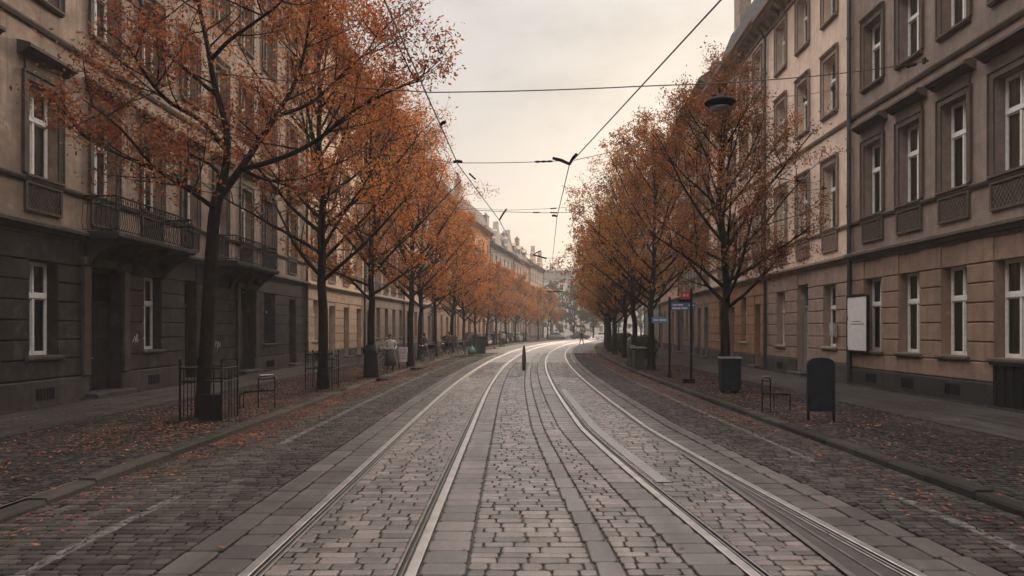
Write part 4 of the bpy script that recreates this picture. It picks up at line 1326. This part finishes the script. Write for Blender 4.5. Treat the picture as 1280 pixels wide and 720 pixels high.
# white notice board on the beige facade
xw = FAC - .05
s_ = thing('wall_board', 'large white notice board fixed to the beige wall beside the drainpipe', 'notice board', (xw, 25.0, 1.28), 0)
m_ = MB(); m_.box(-.085, -.03, -.72, .72, 0, 1.86); m_.build('sheet', M['signwhite'], s_)
m_ = MB()
for a in ((-.74, -.70, -.02, 1.88), (.70, .74, -.02, 1.88)): m_.box(-.10, .0, a[0], a[1], a[2], a[3])
m_.box(-.10, 0, -.70, .70, -.04, 0); m_.box(-.10, 0, -.70, .70, 1.86, 1.90); m_.build('frame', M['iron'], s_)
m_ = MB(); m_.box(-.0885, -.0855, -.52, .42, .90, .93); m_.box(-.0885, -.0855, -.3, .36, 1.0, 1.02); m_.box(-.0885, -.0855, -.3, .1, .985, .995); m_.build('print', M['ink'], s_)
for yy in (-.5, .5): MB().box(0, .06, yy - .03, yy + .03, .3, 1.6).build('bracket', M['iron'], s_)
# small meter box beside the drainpipe, on the pink house
s_ = thing('meter_box', 'small pale grey box on the pink wall left of the drainpipe', 'meter box', (FAC - .05, 26.95, 1.75), 0)
MB().box(-.1, .05, -.16, .16, 0, .5).build('case', plain('meter_grey', (.3, .29, .28), .6), s_); MB().box(-.106, -.1, -.13, .13, .03, .47).build('lid', plain('meter_lid', (.34, .33, .32), .5), s_)

# blue street signs
x, y = at(837, 472)
s_ = thing('street_sign', 'dark post carrying two blue street name plates, right of the leaning tree', 'street sign', (x, y, KERB), 0)
MB().tube([(0, 0, 0), (0, 0, 3.1)], .045, 8).lathe([(.06, 3.1), (.06, 3.14), (.02, 3.2)], 8).build('post', M['iron'], s_)
MB().lathe([(.09, 0), (.09, .12), (.06, .18)], 10).build('foot', M['iron'], s_)
m_ = MB(); m_.bbox(.04, 1.02, -.015, .02, 2.66, 2.98, .01); p_ = m_.build('name_plate', M['signblue'], s_)
m_ = MB()
for a, c, z in ((.12, .3, 2.88), (.34, .52, 2.88), (.10, .42, 2.75), (.46, .7, 2.75)): m_.box(a, c, -.019, -.0152, z - .03, z + .025)
m_.add([(.72, -.019, 2.86), (.86, -.019, 2.93), (.86, -.019, 2.89), (.96, -.019, 2.89), (.96, -.019, 2.83), (.86, -.019, 2.83), (.86, -.019, 2.79)], [(0, 6, 5, 4, 3, 2, 1)])
m_.build('lettering', M['signwhite'], p_)
m_ = MB(); m_.bbox(-.70, -.04, -.015, .02, 2.16, 2.40, .01); p_ = m_.build('name_plate', plain('pale_blue_enamel', (.10, .20, .34), .4, var=.12), s_)
m_ = MB()
for a, c, z in ((-.64, -.45, 2.28), (-.41, -.14, 2.28)): m_.box(a, c, -.019, -.0152, z - .03, z + .03)
m_.build('lettering', M['signwhite'], p_)
# red sign
x, y = at(864, 479)
s_ = thing('street_sign', 'dark post with a small red plate at its top, standing on a dark block', 'street sign', (x, y, KERB), 0)
MB().tube([(0, 0, .1), (0, 0, 3.35)], .05, 8).build('post', M['iron'], s_)
MB().bbox(-.3, .1, -.16, .16, 0, .16, .02).build('foot_block', M['iron'], s_)
m_ = MB(); m_.bbox(-.36, -.05, -.02, .02, 2.98, 3.26, .01); p_ = m_.build('red_plate', M['signred'], s_)
m_ = MB(); m_.box(-.3, -.2, -.024, -.0205, 3.07, 3.17); m_.box(-.17, -.1, -.024, -.0205, 3.07, 3.17); m_.build('lettering', plain('pale_pink', (.7, .45, .45), .5), p_)
MB().bbox(-.42, -.05, -.02, .02, 2.86, 2.97, .01).build('dark_plate', M['iron'], s_)

# greenish bin by the leaning tree
x, y = at(798, 461)
s_ = thing('litter_bin', 'grey green bin with a flat lid left of the leaning right tree', 'litter bin', (x, y, KERB), .1)
m_ = MB(); m_.box(-.24, .24, -.24, .24, .06, .92); m_.box(-.2, .2, -.2, .2, 0, .06)
for q in range(5): m_.box(-.2 + q * .09, -.16 + q * .09, -.25, -.24, .1, .88)
m_.build('bin_body', M['greenpaint'], s_)
MB().bbox(-.34, .34, -.32, .32, 1.0, 1.06, .02).build('lid', M['galv'], s_)
m_ = MB()
for a in (-.22, .22):
    for c in (-.22, .22): m_.box(a - .015, a + .015, c - .015, c + .015, .92, 1.0)
m_.build('lid_support', M['iron'], s_)
# left bins by the kerb
x, y = at(599, 442)
s_ = thing('litter_bin', 'dark green square bin by the far left kerb, right of a turquoise bag', 'litter bin', (x, y, KERB), .3)
MB().box(-.42, .42, -.4, .4, .05, 1.25).box(-.36, .36, -.34, .34, 0, .05).build('bin_body', M['greenpaint'], s_); MB().bbox(-.46, .46, -.44, .44, 1.25, 1.36, .02).build('lid', M['iron'], s_)
x, y = at(590, 443)
s_ = thing('rubbish_bag', 'turquoise rubbish bag slumped beside the dark green bin', 'bag', (x, y, KERB), .3)
MB().lathe([(.2, 0), (.3, .06), (.33, .22), (.26, .42), (.12, .56), (.05, .6), (.09, .7), (.02, .72)], 11).build('bag', plain('turquoise_plastic', (.06, .14, .13), .5, var=.3), s_, True)

# A-frame notice
x, y = at(504, 461)
s_ = thing('notice_stand', 'white and pink lettered board on legs beside the fourth left tree', 'notice stand', (x, y, KERB), .1)
m_ = MB(); m_.bbox(-.22, .22, -.02, .02, .34, 1.05, .01); p_ = m_.build('board', plain('pinkish_white', (.55, .46, .46), .6, var=.15), s_)
m_ = MB()
for z in (.93, .8, .74, .60, .48): m_.box(-.17, .17 - R.random() * .1, -.024, -.0205, z, z + .03)
m_.build('print', M['ink'], p_)
for q in (-1, 1): MB().tube([(q * .2, 0, 1.0), (q * .2, -.03, 0)], .018, 5).tube([(q * .2, .02, 1.0), (q * .2, .35, 0)], .018, 5).build('leg', M['iron'], s_)

# brown post standing between the tracks
x, y = at(655, 463, 0)
s_ = thing('bollard', 'slim dark brown post standing alone in the middle of the tram tracks', 'bollard', (x, y, 0), .2)
m_ = MB().lathe([(.055, -.02), (.085, .08), (.10, .35), (.10, .6), (.085, .9), (.06, 1.12), (.025, 1.22), (.01, 1.24)], 10); m_.build('post', M['post'], s_, True)
MB().lathe([(.103, .5), (.106, .55), (.098, .72), (.094, .72)], 10).build('band', plain('faded_red_band', (.10, .035, .03), .6), s_)


# ------------------------------------------------------------------ hedges
HEDGE = leaf_mat('dark_hedge_leaf', [(.012, .016, .011), (.022, .032, .018), (.035, .048, .026), (.07, .05, .03)], .2, .2)
def hedge_meshes(seed, L_, H_, W_):
    rg = random.Random(seed); lf = MB(); wd = MB()
    for k in range(14):
        x = (k + .5) / 14 * L_ - L_ / 2
        wd.tube([(x, 0, 0), (x + rg.uniform(-.1, .1), rg.uniform(-.1, .1), H_ * .4), (x + rg.uniform(-.25, .25), rg.uniform(-.2, .2), H_ * .85)], [.025, .018, .008], 4)
    for k in range(4200):
        p = Vector((rg.uniform(-L_ / 2, L_ / 2), rg.uniform(-W_ / 2, W_ / 2), rg.uniform(.05, H_)))
        p.z += .12 * math.sin(p.x * 2.3 + seed) * p.z / H_
        sz = rg.uniform(.04, .085)
        n1 = Vector((rg.gauss(0, 1), rg.gauss(0, 1), rg.gauss(.5, 1))).normalized(); a = n1.orthogonal().normalized(); a = Matrix.Rotation(rg.uniform(0, 6.3), 3, n1) @ a; b_ = n1.cross(a) * .65
        lf.add([p - a * sz, p + b_ * sz, p + a * sz, p - b_ * sz], [(0, 1, 2, 3)])
    return wd.mesh('stems', M['bark']), lf.mesh('foliage', HEDGE)
HG = [hedge_meshes(1, 4.6, 1.25, .9), hedge_meshes(2, 4.0, 1.45, 1.0)]
hd = [(69, -8.6, 'dark clipped hedge on the left pavement behind the walking people'), (84, -9.2, 'dark hedge behind the nearest parked cars on the left'), (95, -9.2, 'dark hedge behind the dark red parked car'),
      (108, -9.2, 'dark hedge behind the grey parked car'), (122, -8.4, 'last dark hedge of the left pavement, past the parked cars'), (48, 8.0, 'dark low shrubs behind the second and third right trees'),
      (58, 7.6, 'dark low shrubs between the right trunks, second from the camera'), (70, 7.6, 'dark low shrubs between the right trunks, third from the camera'), (84, 7.6, 'dark low shrubs at the far end of the right pavement')]
for i, (t, u, l_) in enumerate(hd):
    p = P(t, u, KERB); q = thing('hedge', l_, 'hedge', tuple(p), PI / 2 - head(t), 'low hedges on the pavements')
    link('stems', HG[i % 2][0], q); link('foliage', HG[i % 2][1], q)

# ------------------------------------------------------------------ bicycles
def make_bike(label):
    b_ = thing('bicycle', label, 'bicycle', (0, 0, 0), 0, 'bicycles parked on the left pavement')
    for xw_ in (-.52, .52):
        w_ = MB().ring((xw_, 0, .34), .325, .022, 'y', 22, 5).build('wheel', M['rubber'], b_)
        m_ = MB()
        for k in range(12):
            a = 2 * PI * k / 12; m_.tube([(xw_, 0, .34), (xw_ + .31 * math.cos(a), 0, .34 + .31 * math.sin(a))], .003, 3, cap=False)
        m_.lathe([(.03, .31), (.03, .37)], 8, 0, (xw_, 0)); m_.build('spokes', M['galv'], w_)
    m_ = MB(); sd, bb, hd, hb = (-.16, 0, .8), (-.06, 0, .28), (.34, 0, .82), (.38, 0, .66)
    for a, c in ((sd, bb), (sd, hd), (bb, hb), (hd, hb), (bb, (-.52, 0, .34)), (sd, (-.52, 0, .34)), (hb, (.52, 0, .34))): m_.tube([a, c], .017, 6)
    m_.tube([hd, (.32, 0, 1.0)], .014, 6); m_.tube([sd, (-.19, 0, .92)], .014, 6); m_.build('frame', M['darkpaint'], b_)
    MB().tube([(.22, -.28, 1.04), (.33, -.12, 1.0), (.33, .12, 1.0), (.22, .28, 1.04)], .013, 6).build('handlebar', M['galv'], b_)
    MB().tube([(-.32, 0, .94), (-.2, 0, .95), (-.04, 0, .93)], [.075, .06, .025], 8).build('saddle', M['rubber'], b_)
    MB().box(-.62, -.3, -.07, .07, .70, .715).box(-.66, -.34, -.14, .14, .72, .95).build('rear_basket', M['iron'], b_)
    MB().tube([(-.06, -.1, .12), (-.06, -.06, .28), (-.06, .06, .28), (-.06, .1, .44)], .012, 5).build('pedals', M['iron'], b_)
    return b_


bl = ['dark bicycle leaning behind the fourth left tree, nearest of the bicycle cluster', 'dark bicycle in the middle of the left pavement cluster, beyond the leaning one',
      'dark bicycle turned sideways at the kerb end of the cluster', 'dark bicycle at the back of the left pavement cluster, nearest the houses',
      'dark bicycle parked behind the skirted third left trunk', 'dark bicycle leaning at the house wall behind the standing person',
      'dark bicycle beside the brown coated person', 'dark bicycle parked crosswise before the dark green bin', 'dark bicycle close to the houses beyond the cluster']
bp = [(521, 455, .5), (534, 452, 1.1), (548, 450, .2), (541, 447, 1.9), (474, 464, .9), (470, 459, .1), (569, 445, .6), (580, 443, 1.4), (556, 444, 2.2)]
proto = make_bike(bl[0])
for i, (px, py, rz) in enumerate(bp):
    o = proto if i == 0 else copy_tree(proto)
    x, y = at(px, py); o.location = (x, y, KERB); o.rotation_euler = (R.uniform(-.12, .05), 0, rz); o['label'] = bl[i]


# ------------------------------------------------------------------ people
def person(x, y, rz, label, shirt, trousers, hair, h=1.74, stride=.0, arms='down', z=KERB, skirt=False):
    k = h / 1.74
    p = thing('person', label, 'person', (x, y, z), rz)
    J = {'pelvis': (0, 0, .95), 'waist': (0, .01, 1.10), 'chest': (0, .02, 1.32), 'neck': (0, .01, 1.50), 'head0': (0, -.01, 1.58), 'head1': (0, -.015, 1.70)}
    rad = {'pelvis': (.165, .12), 'waist': (.145, .105), 'chest': (.175, .12), 'neck': (.055, .055), 'head0': (.075, .085), 'head1': (.078, .092)}
    E = [('pelvis', 'waist'), ('waist', 'chest'), ('chest', 'neck'), ('neck', 'head0'), ('head0', 'head1')]
    for s_, nm in ((-1, 'l'), (1, 'r')):
        f = stride * s_
        J['hip' + nm] = (s_ * .095, 0, .88); J['kn' + nm] = (s_ * .105, -f * .5 - .02, .50); J['an' + nm] = (s_ * .11, -f + .03, .09); J['to' + nm] = (s_ * .125, -f - .14, .035)
        rad['hip' + nm] = (.098, .10); rad['kn' + nm] = (.065, .07); rad['an' + nm] = (.045, .05); rad['to' + nm] = (.045, .03)
        E += [('pelvis', 'hip' + nm), ('hip' + nm, 'kn' + nm), ('kn' + nm, 'an' + nm), ('an' + nm, 'to' + nm)]
        J['sh' + nm] = (s_ * .19, .02, 1.42); rad['sh' + nm] = (.062, .065)
        if arms == 'down':
            J['el' + nm] = (s_ * .25, .05 + f * .3, 1.13); J['wr' + nm] = (s_ * .26, -.03 + f * .5, .90); J['ha' + nm] = (s_ * .26, -.06 + f * .55, .80)
        else:
            J['el' + nm] = (s_ * .27, .04, 1.14); J['wr' + nm] = (s_ * .16, -.20, 1.06); J['ha' + nm] = (s_ * .10, -.27, 1.06)
        rad['el' + nm] = (.045, .045); rad['wr' + nm] = (.032, .032); rad['ha' + nm] = (.035, .02)
        E += [('chest', 'sh' + nm), ('sh' + nm, 'el' + nm), ('el' + nm, 'wr' + nm), ('wr' + nm, 'ha' + nm)]
    names = list(J)
    me = bpy.data.meshes.new('body'); me.from_pydata([Vector(J[n_]) * k for n_ in names], [(names.index(a), names.index(c)) for a, c in E], [])
    tmp = bpy.data.objects.new('tmp_body', me); COL.objects.link(tmp)
    sk = tmp.modifiers.new('s', 'SKIN'); sk.use_smooth_shade = True
    sd = me.skin_vertices[0].data
    for i, n_ in enumerate(names):
        sd[i].radius = (rad[n_][0] * k, rad[n_][1] * k); sd[i].use_root = (n_ == 'pelvis')
    ss = tmp.modifiers.new('d', 'SUBSURF'); ss.levels = 1; ss.render_levels = 1
    dg = bpy.context.evaluated_depsgraph_get()
    bm_ = bpy.data.meshes.new_from_object(tmp.evaluated_get(dg))
    bpy.data.objects.remove(tmp)
    bm_.name = 'body'; bm_.materials.clear()
    for mm in (shirt, trousers, SKIN, hair, M['rubber']): bm_.materials.append(mm)
    for f in bm_.polygons:
        c = f.center / k
        q = 0
        if c.z < .10: q = 4
        elif c.z < .97 and abs(c.x) < .215: q = 1
        elif c.z > 1.50: q = 2
        if abs(c.x) > .2 and c.z < .89: q = 2
        if arms != 'down' and c.y < -.22: q = 2
        f.material_index = q; f.use_smooth = True
    link('body', bm_, p)
    # face and hair
    m_ = MB().lathe([(.02, 1.745 * k), (.07, 1.735 * k), (.092, 1.70 * k), (.098, 1.64 * k), (.09, 1.56 * k), (.05, 1.54 * k)][::-1], 12)
    m_.v = [(vx, vy * 1.05 + .022, vz) for vx, vy, vz in m_.v]; m_.build('hair', hair, p, True)
    if skirt:
        MB().lathe([(.30 * k, .32 * k), (.24 * k, .7 * k), (.17 * k, 1.02 * k), (.15 * k, 1.08 * k)], 14).build('skirt', trousers, p, True)
    return p


SKIN = plain('skin', (.42, .26, .19), .6, var=.06)
hair1 = plain('dark_hair', (.03, .022, .018), .6)
grey_sh = plain('pale_grey_shirt', (.45, .42, .40), .8, var=.1); dark_tr = plain('dark_grey_trousers', (.06, .056, .052), .85)
black_c = plain('black_coat', (.028, .027, .028), .8); green_c = plain('grey_green_jacket', (.14, .17, .13), .8); brown_c = plain('brown_coat', (.12, .07, .05), .8)
x, y = at(488, 466); person(x, y, .3, 'person in a pale shirt and long dark skirt standing by the left kerb', grey_sh, dark_tr, hair1, 1.72, .06, 'front', skirt=True)
x, y = at(618, 436); person(x, y, 2.6, 'person in black walking on the far left pavement, nearest the kerb', black_c, dark_tr, hair1, 1.75, .25)
x, y = at(625, 434); person(x, y, 2.9, 'person in a dark coat on the far left pavement, middle of three', brown_c, dark_tr, hair1, 1.8, .2)
x, y = at(629, 434); person(x, y, 3.2, 'person in a pale top on the far left pavement, right of the dark coat', grey_sh, dark_tr, hair1, 1.7, .22)
x, y = at(727, 431, 0); person(x, y, .4, 'person in black crossing the road at the far bend', black_c, black_c, hair1, 1.78, .3, z=0)
x, y = at(531, 451); person(x, y, 1.0, 'person in black bending over the bicycle cluster on the left', black_c, black_c, hair1, 1.7, .12, 'front')
x, y = at(562, 444); person(x, y, 3.0, 'person in a brown coat between the bicycles and the dark green bin', brown_c, black_c, hair1, 1.75, .2)
x, y = at(787, 458); person(x, y, 1.2, 'person in a grey green jacket behind the flat lidded bin', green_c, dark_tr, hair1, 1.72, .1, 'front')


# ------------------------------------------------------------------ parked cars
def make_car(label, paint):
    c = thing('parked_car', label, 'car', (0, 0, 0), 0, 'cars parked at the far end of the street')
    prof = [(-2.05, .35, .55, .78), (-2.0, .28, .9, .82), (-1.2, .22, .95, .86), (0, .2, .95, .87), (1.0, .22, .93, .86), (1.75, .26, .78, .80), (2.05, .33, .58, .70)]
    m_ = MB(); vs_ = []
    for x, zb, zt, hwid in prof:
        vs_ += [(x, -hwid, zb), (x, -hwid - .03, (zb + zt) / 2), (x, -hwid + .06, zt), (x, hwid - .06, zt), (x, hwid + .03, (zb + zt) / 2), (x, hwid, zb)]
    fs = [(6 * i + k, 6 * i + (k + 1) % 6, 6 * i + 6 + (k + 1) % 6, 6 * i + 6 + k) for i in range(len(prof) - 1) for k in range(6)]
    fs += [tuple(range(6)), tuple(range(6 * len(prof) - 1, 6 * len(prof) - 7, -1))]
    m_.add(vs_, fs)
    rf_ = [(-1.55, .94, .76), (-1.15, 1.42, .62), (.25, 1.46, .63), (1.05, .94, .77)]
    vs_ = []
    for x, z, hwid in rf_: vs_ += [(x, -hwid, z), (x, hwid, z)]
    lo = [(-1.55, -.76, .93), (-1.55, .76, .93), (1.05, -.77, .93), (1.05, .77, .93)]
    m_.add(vs_, [(0, 2, 3, 1), (2, 4, 5, 3), (4, 6, 7, 5), (0, 6, 4, 2), (1, 3, 5, 7)])
    m_.build('body', paint, c, False)
    for s_ in (-1, 1):
        g_ = MB(); y = s_ * .012
        def sidey(z): return s_ * (.775 - (z - .94) / .5 * .14)
        for pts in (((-1.32, 1.0), (-1.06, 1.36), (-.5, 1.38), (-.5, 1.0)), ((-.42, 1.0), (-.42, 1.38), (.2, 1.39), (.78, 1.0))):
            g_.add([(x, sidey(z) + y, z) for x, z in pts], [(0, 1, 2, 3)])
        g_.build('side_window', M['room'], c)
        MB().box(1.93, 2.03, s_ * .45, s_ * .68, .60, .72).build('headlight', M['galv'], c)
        MB().box(-2.065, -1.98, s_ * .5, s_ * .76, .66, .84).build('tail_light', M['signred'], c)
        for xw_ in (-1.28, 1.28):
            wh = MB().ring((xw_, s_ * .78, .31), .23, .085, 'y', 16, 6).build('wheel', M['rubber'], c)
            mm = MB(); n = 12
            mm.add([(xw_ + .2 * math.cos(2 * PI * q / n), s_ * .82, .31 + .2 * math.sin(2 * PI * q / n)) for q in range(n)] + [(xw_ + .2 * math.cos(2 * PI * q / n), s_ * .74, .31 + .2 * math.sin(2 * PI * q / n)) for q in range(n)],
                   [tuple(range(n)), tuple(range(2 * n - 1, n - 1, -1))] + [(q, n + q, n + (q + 1) % n, (q + 1) % n) for q in range(n)])
            mm.build('rim', M['galv'], wh)
    MB().add([(1.0, -.68, .98), (1.0, .68, .98), (.32, .57, 1.42), (.32, -.57, 1.42)], [(0, 1, 2, 3)]).build('windscreen', M['room'], c).location = (.02, 0, .012)
    MB().add([(-1.52, -.66, .99), (-1.52, .66, .99), (-1.19, .56, 1.38), (-1.19, -.56, 1.38)], [(0, 3, 2, 1)]).build('rear_window', M['room'], c).location = (-.02, 0, .012)
    return c


pd = plain('dark_car_paint', (.03, .032, .036), .25, .2, var=.1, bmp=0); pr_ = plain('dark_red_car_paint', (.10, .025, .025), .3, .1, var=.1, bmp=0)
pw = plain('white_car_paint', (.6, .6, .6), .3, var=.05, bmp=0); pg = plain('grey_car_paint', (.2, .21, .22), .3, .3, var=.1, bmp=0)
cars = []
for i, t in enumerate((79, 84.5, 91, 97.5, 104, 110.5, 117)):
    cars.append((P(t, -7.6), head(t), (pd, pd, pr_, pd, pd, pg, pd)[i], '%s parked under the far left trees' % ('nearest dark car', 'second dark car', 'dark red car, third from the camera,', 'dark car behind the dark red one', 'fifth dark car', 'grey car', 'farthest dark car')[i]))
for i in range(6):
    cars.append((Vector((9.0 + i * 4.9, 146 + i * .7, 0)), PI / 2 + .1, (pg, pd, pw, pd, pg, pw)[i], 'car crossing the far end of the street, %s from the left' % ('first', 'second', 'third and white', 'fourth', 'fifth', 'sixth and white')[i]))
protos = {}
for p, a, paint, lab_ in cars:
    rz = PI / 2 - a
    if paint.name not in protos: protos[paint.name] = o = make_car(lab_, paint)
    else: o = copy_tree(protos[paint.name])
    o.location = (p.x, p.y, KERB if a < .5 else 0); o.rotation_euler = (0, 0, rz); o['label'] = lab_
    if a < .5: o['group'] = 'cars parked under the left trees'

# ------------------------------------------------------------------ overhead line
def sagline(a, c, sag=.1, n=8):
    a, c = Vector(a), Vector(c)
    return [a.lerp(c, i / n) - Vector((0, 0, sag * 4 * (i / n) * (1 - i / n))) for i in range(n + 1)]


def wire_thing(name, label, cat, runs, r, fittings=(), anchors=(), group=None):
    o = Vector(runs[0][0])
    t = thing(name, label, cat, tuple(o), 0, group)
    m_ = MB()
    for pts in runs: m_.tube([Vector(p) - o for p in pts], r, 5)
    m_.build('cable', M['wire'], t)
    for kind, a, c, rr in fittings:
        a, c = Vector(a) - o, Vector(c) - o
        if kind == 'insulator':
            m_ = MB(); n = 6; d = c - a
            pts = [a + d * (i / n) for i in range(n + 1)]; m_.tube(pts, [rr * (1 if i % 2 else .55) for i in range(n + 1)], 7); m_.build('insulator', M['iron'], t, True)
        else:
            MB().tube([a, (a + c) / 2 + Vector((0, 0, .02)), c], [rr, rr * 1.2, rr], 6).build(kind, M['iron'], t)
    for p, dx in anchors:
        p = Vector(p) - o
        MB().tube([p, p + Vector((dx * .12, 0, 0))], .035, 7).tube([p + Vector((dx * .1, 0, 0)), p + Vector((dx * .13, 0, 0))], .1, 8).build('wall_anchor', M['iron'], t)
    return t


CL = [(-1.62, 2, 6.0), (-1.55, 8.7, 6.0), (-1.31, 17.4, 6.0), (-.46, 26.3, 6.0), (.35, 40, 6.0), (2.2, 60, 6.0), (6.4, 92, 6.0)]
CR = [(2.9, 2, 6.0), (2.54, 8.7, 6.0), (1.39, 17.4, 6.0), (1.6, 25.6, 6.0), (2.3, 41, 6.0), (3.9, 60, 6.0), (8.6, 92, 6.0)]
wire_thing('contact_wire', 'overhead tram wire above the left track, running down from the top left', 'overhead wire', [CL], .012,
           [('clamp', (-1.41, 14.1, 6.0), (-1.29, 14.1, 6.07), .03), ('insulator', (-1.1, 18.6, 6.03), (-.98, 19.3, 6.03), .03), ('pull_off_arm', (-.46, 26.3, 6.0), (-.2, 25.6, 6.28), .03)], group='contact wires')
wire_thing('contact_wire', 'overhead tram wire bending at a dark fork above the right track', 'overhead wire', [CR], .012,
           [('pull_off_arm', (1.39, 17.4, 6.0), (.98, 17.3, 6.12), .035), ('pull_off_arm', (1.39, 17.4, 6.0), (1.52, 17.0, 6.14), .035), ('clamp', (1.58, 25.3, 5.98), (1.4, 25.3, 6.0), .035)], group='contact wires')
S1L, S1R = (-FAC + .02, 20.6, 9.9), (FAC - .02, 20.9, 9.8)
wire_thing('span_wire', 'nearest cross wire, anchored on the brown grey wall between the upper windows', 'span wire',
           [sagline(S1L, (-1.4, 12.2, 6.02), .12), sagline((-1.4, 12.2, 6.02), (2.12, 12.2, 6.12), .02), sagline((2.12, 12.2, 6.12), S1R, .12)], .011,
           [('insulator', (10.9, 19.85, 9.24), (11.4, 20.3, 9.48), .045)], [(S1L, 1), (S1R, -1)], 'span wires across the street')
S2R = (FAC - .02, 26.9, 11.0)
wire_thing('span_wire', 'second cross wire, joining the dark fork on the right contact wire', 'span wire',
           [sagline((-FAC + .02, 26, 9.6), (-1.31, 17.4, 6.03), .12), sagline((-1.31, 17.4, 6.03), (1.2, 17.4, 6.08), .02), sagline((1.5, 17.35, 6.08), (FAC - .02, 29.5, 11.4), .1)], .009,
           [('insulator', (.55, 17.4, 6.055), (.98, 17.4, 6.07), .03), ('clamp', (-1.42, 17.4, 6.05), (-1.2, 17.4, 6.05), .035)], [((-FAC + .02, 26, 9.6), 1), ((FAC - .02, 29.5, 11.4), -1)], 'span wires across the street')
wire_thing('span_wire', 'third cross wire, with a slanting arm at the left contact wire', 'span wire',
           [sagline((-FAC + .1, 27.5, 7.6), (-.5, 25.6, 6.2), .1), sagline((-.5, 25.6, 6.2), (1.6, 25.4, 6.12), .01), sagline((1.6, 25.4, 6.12), (FAC - .1, 27.5, 7.4), .1)], .010,
           [('insulator', (.75, 25.5, 6.15), (.98, 25.5, 6.15), .032), ('insulator', (1.35, 25.4, 6.13), (1.6, 25.4, 6.12), .032)], [((-FAC + .1, 27.5, 7.6), 1), ((FAC - .1, 27.5, 7.4), -1)], 'span wires across the street')
wire_thing('span_wire', 'thin fourth cross wire just above the third one', 'span wire',
           [sagline((-FAC + .1, 29.3, 7.9), (-.3, 26.4, 6.38), .1), sagline((-.3, 26.4, 6.38), (1.62, 26.2, 6.42), .01), sagline((1.62, 26.2, 6.42), (FAC - .1, 30, 8.2), .1)], .007,
           [('insulator', (1.4, 26.2, 6.4), (1.62, 26.2, 6.42), .03)], [((-FAC + .1, 29.3, 7.9), 1), ((FAC - .1, 30, 8.2), -1)], 'span wires across the street')
wire_thing('span_wire', 'far cross wire low over the bend with a small arm', 'span wire',
           [sagline((-FAC + 1, 44, 7.4), (.5, 41, 6.35), .1), sagline((.5, 41, 6.35), (2.3, 41, 6.05), .01), sagline((2.3, 41, 6.05), (FAC + .5, 43, 7.6), .1)], .010,
           [('pull_off_arm', (1.2, 41, 6.25), (1.95, 40.8, 6.02), .045), ('pull_off_arm', (1.2, 41, 6.25), (1.65, 41, 6.5), .03)], (), 'span wires across the street')
wire_thing('span_wire', 'farthest cross wire, a faint line at treetop height before the hill', 'span wire',
           [sagline((-8, 84, 7.2), (5.0, 82, 6.3), .1), sagline((5.0, 82, 6.3), (16, 82, 7.0), .1)], .02, [('clamp', (4.0, 82, 6.3), (5.8, 82, 6.35), .08)], (), 'span wires across the street')
wire_thing('stay_cable', 'thin cable running from a wall fitting on the dark left house out of the picture', 'cable',
           [sagline((-FAC + .02, 19.6, 9.9), (-FAC + .25, 10.5, 7.6), .12)], .016, [('insulator', (-FAC + .05, 18.4, 9.58), (-FAC + .08, 17.6, 9.38), .05)], [((-FAC + .02, 19.6, 9.9), 1)])
# hanging lamp on the first span, stayed to the pink house
ln = thing('street_lamp', 'dark lens shaped lamp hanging from the nearest cross wire over the right trees', 'street lamp', (4.07, 14.1, 6.45), .3)
MB().lathe([(.05, -.10), (.2, -.09), (.29, -.03), (.30, .0), (.24, .05), (.10, .09), (.05, .16)], 16).build('lamp_shade', M['iron'], ln, True)
MB().lathe([(.18, -.125), (.19, -.092)], 14).build('lens', M['galv'], ln, True)
MB().tube([(0, 0, .14), (0, 0, .30)], .018, 6).tube([(-.16, 0, .12), (.16, 0, .12)], .014, 6).build('hanger', M['iron'], ln)
wire_thing('stay_cable', 'thin cable holding the hanging lamp, fixed to the pink house by the drainpipe', 'cable', [sagline((4.2, 14.2, 6.6), S2R, .12)], .008, (), [(S2R, -1)])

# ------------------------------------------------------------------ haze
hz = MB().box(-700, 900, -12, 830, -1.3, 80)
m = bpy.data.materials.new('haze_air'); m.use_nodes = True; nt = m.node_tree; nt.nodes.clear()
out = nt.nodes.new('ShaderNodeOutputMaterial'); pvv = nt.nodes.new('ShaderNodeVolumePrincipled')
pvv.inputs['Color'].default_value = (.70, .67, .645, 1); pvv.inputs['Density'].default_value = .0010
pvv.inputs['Anisotropy'].default_value = .1
nt.links.new(pvv.outputs[0], out.inputs['Volume'])
tag(hz.build('haze', m), 'pale evening haze filling the street', 'haze', kind='stuff')
